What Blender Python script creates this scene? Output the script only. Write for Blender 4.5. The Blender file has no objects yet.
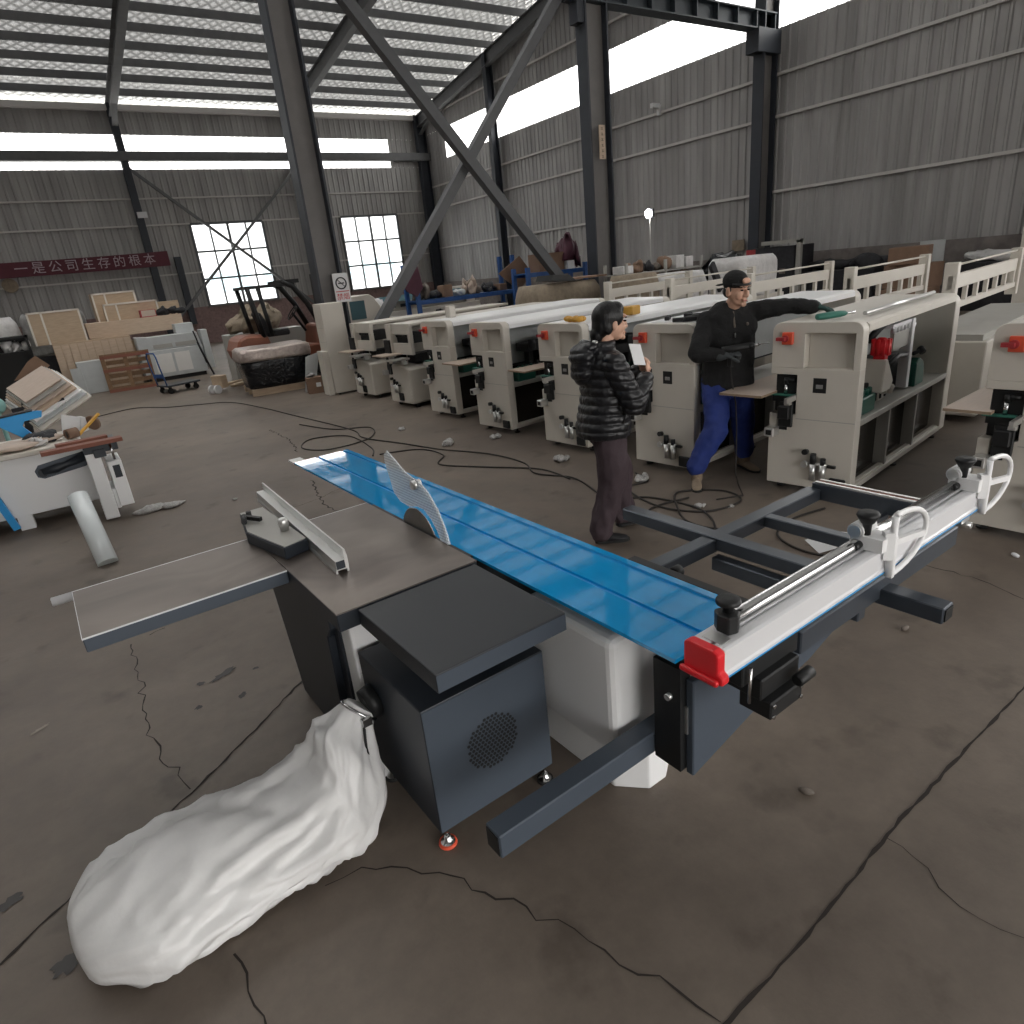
EXPOSURE, SKY, SUN, ROOFT = 0.55, 4.0, 0.0, 0.08
import bpy, bmesh, math, random
from math import sin, cos, pi, radians, sqrt, atan2
from mathutils import Vector, Matrix, Euler
random.seed(7)
SC = bpy.context.scene
COL = SC.collection

# ------------------------------------------------------------------ materials
def lin(c):
    if isinstance(c, str):
        c = c.lstrip('#'); c = [int(c[i:i+2], 16)/255 for i in (0, 2, 4)]
    return [x/12.92 if x <= 0.04045 else ((x+0.055)/1.055)**2.4 for x in c]

MATS = {}
def mat(name, col, rough=0.5, metal=0.0, var=0.0, scale=6.0, bump=0.0, bscale=40.0, col2=None, stretch=None, coat=0.0, trans=0.0, spec=0.5, ior=1.45, alpha=1.0):
    m = bpy.data.materials.new(name); m.use_nodes = True
    nt = m.node_tree; N = nt.nodes; L = nt.links
    b = N['Principled BSDF']
    c = lin(col)
    b.inputs['Base Color'].default_value = (*c, 1)
    b.inputs['Roughness'].default_value = rough
    b.inputs['Metallic'].default_value = metal
    b.inputs['Coat Weight'].default_value = coat
    b.inputs['Transmission Weight'].default_value = trans
    b.inputs['Specular IOR Level'].default_value = spec
    b.inputs['IOR'].default_value = ior
    b.inputs['Alpha'].default_value = alpha
    tc = None
    if var > 0 or bump > 0 or col2:
        tc = N.new('ShaderNodeTexCoord')
        mp = N.new('ShaderNodeMapping'); L.new(tc.outputs['Object'], mp.inputs['Vector'])
        if stretch: mp.inputs['Scale'].default_value = stretch
    if var > 0 or col2:
        n = N.new('ShaderNodeTexNoise'); n.inputs['Scale'].default_value = scale
        n.inputs['Detail'].default_value = 6; n.inputs['Roughness'].default_value = 0.6
        L.new(mp.outputs[0], n.inputs['Vector'])
        r = N.new('ShaderNodeValToRGB')
        r.color_ramp.elements[0].position = 0.3; r.color_ramp.elements[1].position = 0.7
        if col2:
            c2 = lin(col2)
        else:
            c2 = [min(1, x*(1+var)) for x in c]; c = [x*(1-var) for x in c]
        r.color_ramp.elements[0].color = (*c, 1); r.color_ramp.elements[1].color = (*c2, 1)
        L.new(n.outputs['Fac'], r.inputs[0]); L.new(r.outputs[0], b.inputs['Base Color'])
    if bump > 0:
        n2 = N.new('ShaderNodeTexNoise'); n2.inputs['Scale'].default_value = bscale; n2.inputs['Detail'].default_value = 4
        L.new(mp.outputs[0], n2.inputs['Vector'])
        bp = N.new('ShaderNodeBump'); bp.inputs['Strength'].default_value = bump; bp.inputs['Distance'].default_value = 0.02
        L.new(n2.outputs['Fac'], bp.inputs['Height']); L.new(bp.outputs[0], b.inputs['Normal'])
    MATS[name] = m
    return m

# ------------------------------------------------------------------ mesh builder
class MB:
    def __init__(s): s.v = []; s.f = []; s.sm = []; s.mi = []; s.m = 0
    def add(s, vs, fs, smooth=False):
        b = len(s.v); s.v += [tuple(p) for p in vs]
        for k, f in enumerate(fs):
            s.f.append([b+i for i in f]); s.sm.append(smooth if isinstance(smooth, bool) else smooth[k]); s.mi.append(s.m)
        return s
    def box(s, x0, y0, z0, x1, y1, z1, M=None):
        vs = [Vector(p) for p in ((x0,y0,z0),(x1,y0,z0),(x1,y1,z0),(x0,y1,z0),(x0,y0,z1),(x1,y0,z1),(x1,y1,z1),(x0,y1,z1))]
        if M: vs = [M @ p for p in vs]
        return s.add(vs, [(0,3,2,1),(4,5,6,7),(0,1,5,4),(1,2,6,5),(2,3,7,6),(3,0,4,7)])
    def bar(s, p0, p1, w, h, up=(0,0,1)):
        p0 = Vector(p0); p1 = Vector(p1); d = (p1-p0).normalized()
        up = Vector(up)
        if abs(d.dot(up)) > .98: up = Vector((0,1,0))
        r = d.cross(up).normalized(); u = r.cross(d)
        vs = []
        for p in (p0, p1):
            for a, b in ((-1,-1),(1,-1),(1,1),(-1,1)): vs.append(p + r*(a*w/2) + u*(b*h/2))
        return s.add(vs, [(0,1,2,3),(7,6,5,4),(0,4,5,1),(1,5,6,2),(2,6,7,3),(3,7,4,0)])
    def prism(s, pts, plane, a0, a1, smooth=False):
        n = len(pts)
        def q(p, a): return {'xz': (p[0], a, p[1]), 'yz': (a, p[0], p[1]), 'xy': (p[0], p[1], a)}[plane]
        vs = [q(p, a0) for p in pts] + [q(p, a1) for p in pts]
        fs = [tuple(range(n)), tuple(range(2*n-1, n-1, -1))] + [(i, i+n, (i+1) % n+n, (i+1) % n) for i in range(n)]
        return s.add(vs, fs, [False, False]+[smooth]*n)
    def cyl(s, p0, p1, r0, r1=None, n=16, caps=True):
        r1 = r0 if r1 is None else r1
        p0 = Vector(p0); p1 = Vector(p1); d = (p1-p0).normalized()
        t = Vector((0,0,1)) if abs(d.z) < .9 else Vector((1,0,0))
        a = d.cross(t).normalized(); b = d.cross(a)
        vs = [p0 + (a*cos(2*pi*i/n)+b*sin(2*pi*i/n))*r0 for i in range(n)] + [p1 + (a*cos(2*pi*i/n)+b*sin(2*pi*i/n))*r1 for i in range(n)]
        fs = [(i, (i+1) % n, (i+1) % n+n, i+n) for i in range(n)]; sm = [True]*n
        if caps: fs += [tuple(range(n-1, -1, -1)), tuple(range(n, 2*n))]; sm += [False]*2
        return s.add(vs, fs, sm)
    def path(s, pts, r, n=8, closed=False, flat=1.0):
        pts = [Vector(p) for p in pts]; k = len(pts); vs = []; fs = []
        prev = None
        for i, p in enumerate(pts):
            if closed: d = pts[(i+1) % k]-pts[i-1]
            else: d = pts[min(i+1, k-1)]-pts[max(i-1, 0)]
            d.normalize()
            if prev is None:
                t = Vector((0,0,1)) if abs(d.z) < .9 else Vector((1,0,0)); a = d.cross(t).normalized()
            else:
                a = (prev - d*prev.dot(d)).normalized()
            prev = a; b = d.cross(a)
            rr = r[i] if isinstance(r, (list, tuple)) else r
            vs += [p + (a*cos(2*pi*j/n)+b*sin(2*pi*j/n)*flat)*rr for j in range(n)]
        for i in range(k if closed else k-1):
            i2 = (i+1) % k
            fs += [(i*n+j, i*n+(j+1) % n, i2*n+(j+1) % n, i2*n+j) for j in range(n)]
        sm = [True]*len(fs)
        if not closed: fs += [tuple(range(n-1, -1, -1)), tuple(range((k-1)*n, k*n))]; sm += [False]*2
        return s.add(vs, fs, sm)
    def lathe(s, prof, c=(0,0,0), n=20, M=None):
        vs = []; k = len(prof)
        for r, z in prof:
            for j in range(n):
                p = Vector((c[0]+r*cos(2*pi*j/n), c[1]+r*sin(2*pi*j/n), c[2]+z)); vs.append(M @ p if M else p)
        fs = [(i*n+j, i*n+(j+1) % n, (i+1)*n+(j+1) % n, (i+1)*n+j) for i in range(k-1) for j in range(n)]
        sm = [True]*len(fs); fs += [tuple(range(n-1, -1, -1)), tuple(range((k-1)*n, k*n))]; sm += [False]*2
        return s.add(vs, fs, sm)
    def ell(s, c, r, n=14, m=9, M=None):
        if not isinstance(r, (tuple, list)): r = (r, r, r)
        prof = [(max(1e-4, sin(pi*i/m)), -cos(pi*i/m)) for i in range(m+1)]
        vs = []
        for a, z in prof:
            for j in range(n):
                p = Vector((a*cos(2*pi*j/n)*r[0], a*sin(2*pi*j/n)*r[1], z*r[2]))
                if M: p = M @ p
                vs.append(p + Vector(c))
        fs = [(i*n+j, i*n+(j+1) % n, (i+1)*n+(j+1) % n, (i+1)*n+j) for i in range(m) for j in range(n)]
        return s.add(vs, fs, True)
    def loft(s, rings, smooth=True, caps=True):
        n = len(rings[0]); vs = [p for r in rings for p in r]; k = len(rings)
        fs = [(i*n+j, i*n+(j+1) % n, (i+1)*n+(j+1) % n, (i+1)*n+j) for i in range(k-1) for j in range(n)]
        sm = [smooth]*len(fs)
        if caps: fs += [tuple(range(n-1, -1, -1)), tuple(range((k-1)*n, k*n))]; sm += [False]*2
        return s.add(vs, fs, sm)
    def quad(s, *ps): return s.add(ps, [tuple(range(len(ps)))])
    def build(s, name, m, parent=None, bevel=0.0, seg=1, loc=None, rotz=0, recalc=True):
        me = bpy.data.meshes.new(name)
        me.from_pydata([tuple(p) for p in s.v], [], s.f)
        ms = m if isinstance(m, (list, tuple)) else [m]
        for x in ms: me.materials.append(MATS[x])
        me.polygons.foreach_set('use_smooth', s.sm)
        me.polygons.foreach_set('material_index', s.mi)
        if recalc or bevel:
            bm = bmesh.new(); bm.from_mesh(me)
            if recalc: bmesh.ops.recalc_face_normals(bm, faces=bm.faces)
            if bevel:
                es = [e for e in bm.edges if len(e.link_faces) == 2 and e.calc_face_angle(0) > radians(40)]
                bmesh.ops.bevel(bm, geom=es, offset=bevel, segments=seg, affect='EDGES', profile=0.5, clamp_overlap=True)
            bm.to_mesh(me); bm.free()
        o = bpy.data.objects.new(name, me); COL.objects.link(o)
        if parent is not None: o.parent = parent
        if loc is not None: o.location = loc
        if rotz: o.rotation_euler = (0, 0, rotz)
        return o

def tag(o, label=None, cat=None, group=None, kind=None):
    if label: o['label'] = label
    if cat: o['category'] = cat
    if group: o['group'] = group
    if kind: o['kind'] = kind
    return o
def thing(name, label, cat, loc=(0,0,0), rotz=0.0, group=None):
    o = bpy.data.objects.new(name, None); COL.objects.link(o)
    o.location = loc; o.rotation_euler = (0, 0, rotz); o.empty_display_size = .1
    return tag(o, label, cat, group)
def dup(root, label, loc=None, rotz=None):
    ch = {}
    for o in list(bpy.data.objects):
        if o.parent: ch.setdefault(o.parent.name, []).append(o)
    def rec(o, par):
        c = o.copy(); COL.objects.link(c)
        if par: c.parent = par
        for k in ch.get(o.name, []): rec(k, c)
        return c
    r = rec(root, None); r['label'] = label
    if loc is not None: r.location = loc
    if rotz is not None: r.rotation_euler = (0, 0, rotz)
    return r
def struct(o, label=None): return tag(o, label, None, None, 'structure')

def text(name, body, size, m, loc, rot, parent=None, ext=0.001, align='CENTER'):
    c = bpy.data.curves.new(name, 'FONT'); c.body = body; c.size = size; c.extrude = ext
    c.align_x = align; c.align_y = 'CENTER'; c.materials.append(MATS[m])
    o = bpy.data.objects.new(name, c); COL.objects.link(o); o.location = loc; o.rotation_euler = rot
    dg = bpy.context.evaluated_depsgraph_get()
    me = bpy.data.meshes.new_from_object(o.evaluated_get(dg))
    me.name = name
    o2 = bpy.data.objects.new(name, me); COL.objects.link(o2); o2.location = loc; o2.rotation_euler = rot
    bpy.data.objects.remove(o); o2.name = name
    if parent is not None: o2.parent = parent
    return o2

# palette
mat('cream', '#c8c2b8', .42, var=.05, scale=2)
mat('white_paint', '#dcdad6', .4, var=.04, scale=3)
mat('bright_white', '#e6e6e6', .38)
mat('grey_paint', '#a3a19b', .45, var=.06, scale=3)
mat('pale_grey', '#b9bcbc', .5, var=.08, scale=4)
mat('charcoal', '#272c33', .42, var=.06, scale=3)
mat('charcoal_top', '#1c2026', .45, var=.06, scale=3, bump=.08, bscale=220)
mat('slate', '#454d57', .42, var=.05, scale=3)
mat('tube_grey', '#454b53', .3, metal=.35, var=.08, scale=8)
mat('black', '#151617', .5)
mat('rubber', '#1b1b1b', .75)
mat('chrome', '#c8c8c8', .18, metal=1)
mat('alu', '#d6d6d4', .32, metal=.85)
mat('alu_white', '#dddddf', .35, metal=.15)
mat('steel', '#8d8b88', .35, metal=1, var=.15, scale=12)
mat('red', '#d4232b', .35)
mat('red_dark', '#a0363a', .45)
mat('orange_red', '#d9573c', .4)
mat('aqua', '#86b3af', .4)
mat('green', '#0d4d40', .4)
mat('green_grey', '#2d6a5c', .5)
mat('teal', '#3f5f66', .5)
mat('blue_paint', '#27508a', .45, var=.15, scale=8)
mat('cyan_paint', '#2494d6', .4)
mat('wood_face', '#b7a698', .5, var=.06, scale=10, stretch=(1,8,8))
mat('wood_edge', '#8d7a66', .6)
mat('ply', '#b39e86', .6, var=.12, scale=5, stretch=(1,6,6))
mat('ply_pale', '#bea994', .6, var=.1, scale=5, stretch=(1,6,6))
mat('crate_edge', '#d8d2c8', .6)
mat('pallet_wood', '#7d6248', .75, var=.3, scale=9, stretch=(2,2,10))
mat('rust_wood', '#7b4a3a', .6, var=.12, scale=12, stretch=(1,8,8))
mat('card', '#7d6453', .8, var=.1, scale=6)
mat('skin', '#c99f88', .5, var=.04, scale=20)
mat('hair', '#080708', .45, bump=.25, bscale=90, stretch=(1,1,.15))
mat('puffer', '#18181b', .36, bump=.25, bscale=30)
mat('fleece', '#131314', .85, bump=.35, bscale=60)
mat('brown_trouser', '#41353a', .8, var=.12, scale=8, bump=.4, bscale=18)
mat('work_blue', '#1f3274', .75, var=.15, scale=8, bump=.4, bscale=16)
mat('shoe', '#17171a', .6)
mat('boot', '#8a7a68', .8, var=.15, scale=20)
mat('glove', '#3c4042', .8, var=.1, scale=30)
mat('glove_green', '#1d3a36', .7)
mat('eye_dark', '#120c0a', .8, spec=.1)
mat('lips', '#a5695f', .5)
mat('paper', '#d9d9da', .7)
mat('plastic_sack', '#dcdbda', .40, var=.04, scale=9, bump=.25, bscale=14)
mat('film_grey', '#8b8a88', .35, var=.25, scale=7, bump=.6, bscale=22)
mat('film_white', '#c9c7c6', .3, var=.15, scale=8, bump=.6, bscale=20)
mat('black_film', '#15171b', .16, bump=.9, bscale=16)
mat('orange_body', '#84503c', .45, var=.1, scale=6)
mat('banner_red', '#5a2a34', .7, var=.12, scale=3)
mat('banner_white', '#b5a5ab', .7)
mat('sign_red', '#c23c3c', .5)
mat('burgundy', '#4a2232', .6, var=.15, scale=8)
mat('dark_stuff', '#242428', .65, var=.4, scale=12)
mat('mid_stuff', '#6b625a', .7, var=.35, scale=10)
mat('tan_sack', '#8a7d6c', .75, var=.2, scale=8, bump=.5, bscale=15)
mat('yellow', '#c9973a', .5)
mat('cable', '#26221f', .6)
mat('foil_cover', '#b0a39c', .32, metal=.5, var=.2, scale=14, bump=1.0, bscale=20)
mat('far_glass', '#b9cdd2', .3)
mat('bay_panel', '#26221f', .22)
mat('scrap_film', '#a9a7a5', .35, var=.3, scale=30, bump=.8, bscale=60)
mat('translucent_roll', '#d3d9da', .25, coat=.3)
# ------------------------------------------------------------------ camera
YAW, PITCH, ROLL, FPX, CAMH = radians(32.976), radians(20.641), radians(5.910), 646.5, 1.9
fwd = Vector((sin(YAW)*cos(PITCH), cos(YAW)*cos(PITCH), -sin(PITCH)))
rgt = Vector((cos(YAW), -sin(YAW), 0)); dwn = fwd.cross(rgt)
r2 = rgt*cos(ROLL)+dwn*sin(ROLL); d2 = dwn*cos(ROLL)-rgt*sin(ROLL)
cam = bpy.data.cameras.new('camera'); camo = bpy.data.objects.new('camera', cam); COL.objects.link(camo)
camo.matrix_world = Matrix(((r2.x,-d2.x,-fwd.x,0),(r2.y,-d2.y,-fwd.y,0),(r2.z,-d2.z,-fwd.z,CAMH),(0,0,0,1)))
cam.sensor_width = 36; cam.lens = FPX/1024*36; cam.clip_start = .05; cam.clip_end = 300
SC.camera = camo
SC.view_settings.view_transform = 'Standard'; SC.view_settings.look = 'None'
SC.view_settings.gamma = 1; SC.view_settings.use_curve_mapping = False
SC.view_settings.exposure = EXPOSURE
SC.cycles.max_bounces = 8; SC.cycles.diffuse_bounces = 4; SC.cycles.glossy_bounces = 4
SC.cycles.transmission_bounces = 8; SC.cycles.transparent_max_bounces = 12
SC.cycles.use_denoising = True
SC.cycles.caustics_reflective = False; SC.cycles.caustics_refractive = False
SC.cycles.sample_clamp_indirect = 8

# ------------------------------------------------------------------ daylight: bright overcast sky
w = bpy.data.worlds.new('overcast_sky'); SC.world = w; w.use_nodes = True
nt = w.node_tree; bg = nt.nodes['Background']
tcw = nt.nodes.new('ShaderNodeTexCoord'); sep = nt.nodes.new('ShaderNodeSeparateXYZ')
rmp = nt.nodes.new('ShaderNodeValToRGB')
nt.links.new(tcw.outputs['Generated'], sep.inputs[0]); nt.links.new(sep.outputs['Z'], rmp.inputs[0])
rmp.color_ramp.elements[0].position = 0.0; rmp.color_ramp.elements[0].color = (.63,.61,.585,1)
rmp.color_ramp.elements[1].position = .25; rmp.color_ramp.elements[1].color = (1.0,.985,.965,1)
nt.links.new(rmp.outputs[0], bg.inputs['Color']); bg.inputs['Strength'].default_value = SKY
sun = bpy.data.lights.new('sun', 'SUN'); sun.energy = SUN; sun.angle = radians(12); sun.color = (1,.96,.9)
suno = bpy.data.objects.new('sun', sun); COL.objects.link(suno)
suno.rotation_euler = Vector((-.35,.75,-.62)).to_track_quat('-Z','Y').to_euler()

# ------------------------------------------------------------------ building shell
YB, XR, XL, YF = 33.0, 18.4, -13.0, -7.0
EAVE, SLOPE, RIDGE = 9.3, .145, 9.0
def roofz(y): return EAVE + (YB-max(y, RIDGE))*SLOPE - max(0, RIDGE-y)*SLOPE

# floor: worn brown-grey concrete
m = mat('concrete_floor', '#5d554d', .62); nt = m.node_tree; N = nt.nodes; L = nt.links; b = N['Principled BSDF']
tc = N.new('ShaderNodeTexCoord')
n1 = N.new('ShaderNodeTexNoise'); n1.inputs['Scale'].default_value = .55; n1.inputs['Detail'].default_value = 8; n1.inputs['Roughness'].default_value = .62
n2 = N.new('ShaderNodeTexNoise'); n2.inputs['Scale'].default_value = 7; n2.inputs['Detail'].default_value = 6; n2.inputs['Roughness'].default_value = .7
n3 = N.new('ShaderNodeTexNoise'); n3.inputs['Scale'].default_value = 3.2; n3.inputs['Detail'].default_value = 5
for n in (n1, n2, n3): L.new(tc.outputs['Object'], n.inputs['Vector'])
r1 = N.new('ShaderNodeValToRGB'); r1.color_ramp.elements[0].position = .32; r1.color_ramp.elements[1].position = .68
r1.color_ramp.elements[0].color = (*lin('#5d534b'), 1); r1.color_ramp.elements[1].color = (*lin('#7b7065'), 1)
L.new(n1.outputs['Fac'], r1.inputs[0])
mx = N.new('ShaderNodeMix'); mx.data_type = 'RGBA'; mx.blend_type = 'MULTIPLY'; mx.inputs['Factor'].default_value = .55
r2n = N.new('ShaderNodeValToRGB'); r2n.color_ramp.elements[0].position = .3; r2n.color_ramp.elements[1].position = .62
r2n.color_ramp.elements[0].color = (.62,.61,.6,1); r2n.color_ramp.elements[1].color = (1,1,1,1)
L.new(n2.outputs['Fac'], r2n.inputs[0]); L.new(r1.outputs[0], mx.inputs['A']); L.new(r2n.outputs[0], mx.inputs['B'])
mx2 = N.new('ShaderNodeMix'); mx2.data_type = 'RGBA'; mx2.blend_type = 'MULTIPLY'; mx2.inputs['Factor'].default_value = .6
r3 = N.new('ShaderNodeValToRGB'); r3.color_ramp.elements[0].position = .30; r3.color_ramp.elements[1].position = .40
r3.color_ramp.elements[0].color = (.5,.48,.46,1); r3.color_ramp.elements[1].color = (1,1,1,1)
L.new(n3.outputs['Fac'], r3.inputs[0]); L.new(mx.outputs['Result'], mx2.inputs['A']); L.new(r3.outputs[0], mx2.inputs['B'])
L.new(mx2.outputs['Result'], b.inputs['Base Color'])
rr = N.new('ShaderNodeMapRange'); rr.inputs['To Min'].default_value = .42; rr.inputs['To Max'].default_value = .72
L.new(n2.outputs['Fac'], rr.inputs['Value']); L.new(rr.outputs[0], b.inputs['Roughness'])
bp = N.new('ShaderNodeBump'); bp.inputs['Strength'].default_value = .25; bp.inputs['Distance'].default_value = .01
L.new(n2.outputs['Fac'], bp.inputs['Height']); L.new(bp.outputs[0], b.inputs['Normal'])
mat('crack_dark', '#2c2622', .9); mat('oil_stain', '#2a2624', .5); mat('dust_pale', '#8d857b', .8)

fl = MB(); fl.box(XL-3, YF-8, -.2, XR+2, YB+2, 0)
floor = struct(fl.build('floor', 'concrete_floor'))
def jag(pts, w, seed, amp, name='crack', m='crack_dark', z=.002):
    rnd = random.Random(seed); P = [Vector((p[0], p[1], 0)) for p in pts]; Q = []; amp *= 1.7 if name == 'crack' else 1
    for a, b in zip(P, P[1:]):
        k = max(1, int((b-a).length/.045)); d = (b-a).normalized(); s = Vector((-d.y, d.x, 0))
        for i in range(k): Q.append(a.lerp(b, i/k) + s*rnd.uniform(-amp, amp))
    Q.append(P[-1]); g = MB(); vs = []
    for i, p in enumerate(Q):
        d = (Q[min(i+1, len(Q)-1)]-Q[max(0, i-1)]).normalized(); s = Vector((-d.y, d.x, 0))*w*rnd.uniform(.35, 1.3)/2
        vs += [p-s+Vector((0,0,z)), p+s+Vector((0,0,z))]
    g.add(vs, [(2*i, 2*i+2, 2*i+3, 2*i+1) for i in range(len(Q)-1)])
    return g.build(name, m, floor)
jag([(-6,.70),(.96,.69),(1.23,.69),(1.93,.73),(2.99,.745),(6,.76)], .011, 1, .003, 'control_joint')
jag([(-3.5,.2),(-.68,2.19),(-.38,2.40),(-.21,2.48),(0,2.61),(.28,2.82),(.53,3.02),(1.2,3.5)], .013, 2, .005, 'control_joint')
for i, c in enumerate([[(-.11,4.19),(-.11,3.71),(-.13,3.29),(-.13,3.05),(-.06,2.74),(-.04,2.61)],
    [(.25,1.79),(.37,1.76),(.46,1.71),(.58,1.58),(.69,1.38),(.75,1.24),(.79,1.13),(.85,.98),(.93,.83),(.94,.7)],
    [(-.06,1.74),(-.05,1.65),(-.03,1.54),(-.03,1.3)], [(1.83,.72),(1.79,.59),(1.75,.47),(1.76,.37),(1.77,.2)],
    [(1.86,6.69),(1.73,6.12),(1.67,5.76),(1.7,5.45)], [(2.29,9.86),(2.29,8.88),(2.15,8.08)], [(3.82,1.03),(3.91,1.26),(3.87,1.68),(3.7,2.2)],
    [(.0,4.23),(.09,4.26)], [(4.1,.95),(4.6,.95),(5.2,1.0)], [(1.2,5.9),(1.7,6.0),(2.6,6.5)]]):
    jag(c, [.007,.006,.008,.004,.016,.016,.006,.007,.008,.008][i], 10+i, .012)
def blotch(x, y, rx, ry, rot, seed, m='oil_stain'):
    rnd = random.Random(seed); g = MB(); n = 22; vs = [(x, y, .003)]
    for i in range(n):
        a = 2*pi*i/n; k = rnd.uniform(.55, 1.1); px, py = rx*cos(a)*k, ry*sin(a)*k
        vs.append((x+px*cos(rot)-py*sin(rot), y+px*sin(rot)+py*cos(rot), .003))
    g.add(vs, [(0, i+1, (i+1) % n+1) for i in range(n)]); return g.build('floor_stain', m, floor)
blotch(.27,3.43,.09,.03,.5,3); blotch(.15,3.42,.03,.02,0,4); blotch(-.66,2.45,.05,.03,.4,5); blotch(.30,3.15,.03,.02,1,6)
blotch(-.57,3.58,.06,.015,.6,8,'dust_pale'); blotch(.42,3.36,.02,.015,0,9); blotch(.1,3.2,.02,.02,0,10); blotch(-.5,2.05,.05,.04,.2,11)

# cladding
m = mat('cladding', '#8f8d88', .5, metal=.2); nt = m.node_tree; N = nt.nodes; L = nt.links; b = N['Principled BSDF']
tc = N.new('ShaderNodeTexCoord'); mp = N.new('ShaderNodeMapping'); mp.inputs['Scale'].default_value = (1.2,1.2,.12)
n1 = N.new('ShaderNodeTexNoise'); n1.inputs['Scale'].default_value = 2.2; n1.inputs['Detail'].default_value = 6
r1 = N.new('ShaderNodeValToRGB'); r1.color_ramp.elements[0].color = (*lin('#8d8b89'), 1); r1.color_ramp.elements[1].color = (*lin('#acaaa8'), 1)
r1.color_ramp.elements[0].position = .3; r1.color_ramp.elements[1].position = .7
L.new(tc.outputs['Object'], mp.inputs[0]); L.new(mp.outputs[0], n1.inputs['Vector']); L.new(n1.outputs['Fac'], r1.inputs[0]); L.new(r1.outputs[0], b.inputs['Base Color'])
mat('masonry', '#77706c', .9, var=.25, scale=4, bump=.3, bscale=30)
mat('masonry_brick', '#86706c', .9, var=.25, scale=9, bump=.4, bscale=30)
mat('column_paint', '#30343b', .5, var=.12, scale=3)
mat('brace_paint', '#5a5b5d', .5, var=.08, scale=4)
mat('column_web', '#726f6d', .55, var=.08, scale=4)
mat('girt_paint', '#c4c1bd', .5)
mat('rafter_paint', '#666768', .55, var=.1, scale=4)
mat('window_frame_paint', '#5a5c5e', .5)
mat('girder_paint', '#3a4248', .5, var=.1, scale=3)
# translucent corrugated daylight sheet: lets the sky through, milky
m = mat('daylight_sheet', '#f2f6ee', .4); nt = m.node_tree; N = nt.nodes; L = nt.links
tr = N.new('ShaderNodeBsdfTransparent'); tr.inputs[0].default_value = (.95,.95,.95,1)
tl = N.new('ShaderNodeBsdfTranslucent'); tl.inputs[0].default_value = (.92,.93,.92,1)
mxs = N.new('ShaderNodeMixShader'); mxs.inputs[0].default_value = .45
L.new(tr.outputs[0], mxs.inputs[1]); L.new(tl.outputs[0], mxs.inputs[2]); L.new(mxs.outputs[0], N['Material Output'].inputs['Surface'])
m = mat('window_glass', '#ffffff', .05); nt = m.node_tree; N = nt.nodes; L = nt.links
tr = N.new('ShaderNodeBsdfTransparent'); tr.inputs[0].default_value = (.95,.97,.98,1)
gl = N.new('ShaderNodeBsdfGlossy'); gl.inputs['Roughness'].default_value = .05
mxs = N.new('ShaderNodeMixShader'); mxs.inputs[0].default_value = .06
L.new(tr.outputs[0], mxs.inputs[1]); L.new(gl.outputs[0], mxs.inputs[2]); L.new(mxs.outputs[0], N['Material Output'].inputs['Surface'])

def corr(g, axis, c, a0, a1, z0, z1, pitch=.26, d=.03, sgn=-1):
    """trapezoid-rib sheet on the plane axis=c between a0..a1, z0..z1(callable or float)"""
    xs = []; a = a0; k = 0
    while a < a1-1e-6:
        for da, dd in ((0,0),(.62,0),(.72,d),(.90,d)):
            t = a+da*pitch
            if t < a1: xs.append((t, dd))
        a += pitch
    xs.append((a1, 0)); vs = []
    for t, dd in xs:
        zt = z1(t) if callable(z1) else z1
        q = c+sgn*dd
        vs += [(q, t, z0), (q, t, zt)] if axis == 'x' else [(t, q, z0), (t, q, zt)]
    g.add(vs, [(2*i, 2*i+2, 2*i+3, 2*i+1) for i in range(len(xs)-1)])
# back wall (eave side)
W = [(6.35,9.45),(13.2,16.25)]; ZS, ZH = 1.58, 4.98
g = MB()
for a0, a1 in ((XL, W[0][0]), (W[0][1], W[1][0]), (W[1][1], XR)): corr(g, 'y', YB, a0, a1, ZS, ZH)
corr(g, 'y', YB, XL, XR, ZH, 7.12); corr(g, 'y', YB, 16.35, XR, 7.12, 8.36); corr(g, 'y', YB, XL, XR, 8.36, EAVE+.1)
wall_back = struct(g.build('wall_back', 'cladding', recalc=False))
g = MB(); g.box(XL, YB-.12, 0, XR, YB+.12, ZS); g.build('masonry_base', 'masonry_brick', wall_back)
# right wall (gable side)
YD = 1.5  # unseen opening added in the right wall, lets daylight in from the right
g = MB(); corr(g, 'x', XR, YD, YB, 1.5, 7.22); corr(g, 'x', XR, YF, YD, 6.0, 7.22); corr(g, 'x', XR, YF, YB, 8.5, lambda y: roofz(y)+.05)
corr(g, 'x', XR, 30.9, YB, 7.22, 8.5)
wall_right = struct(g.build('wall_right', 'cladding', recalc=False))
g = MB(); g.box(XR-.12, YD, 0, XR+.12, YB, 1.5); g.build('masonry_base', 'masonry', wall_right)
g = MB(); corr(g, 'x', XL, YF, YB, 0, lambda y: roofz(y)+.05); struct(g.build('wall_left', 'cladding', recalc=False))
g = MB(); corr(g, 'y', YF, XL, XR, 4.5, roofz(YF)+.1, sgn=1); corr(g, 'y', YF, XL, -3, 0, 4.5, sgn=1); corr(g, 'y', YF, 9, XR, 0, 4.5, sgn=1)
struct(g.build('wall_front', 'cladding', recalc=False))
# clerestory strips
g = MB(); corr(g, 'y', YB+.01, XL, 16.35, 7.12, 8.36); struct(g.build('window_1', 'daylight_sheet', recalc=False), 'long daylight strip high in the back wall')
g = MB(); corr(g, 'x', XR+.01, YF, 30.9, 7.22, 8.5); struct(g.build('window_2', 'daylight_sheet', recalc=False), 'long daylight strip high in the right wall')
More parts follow.
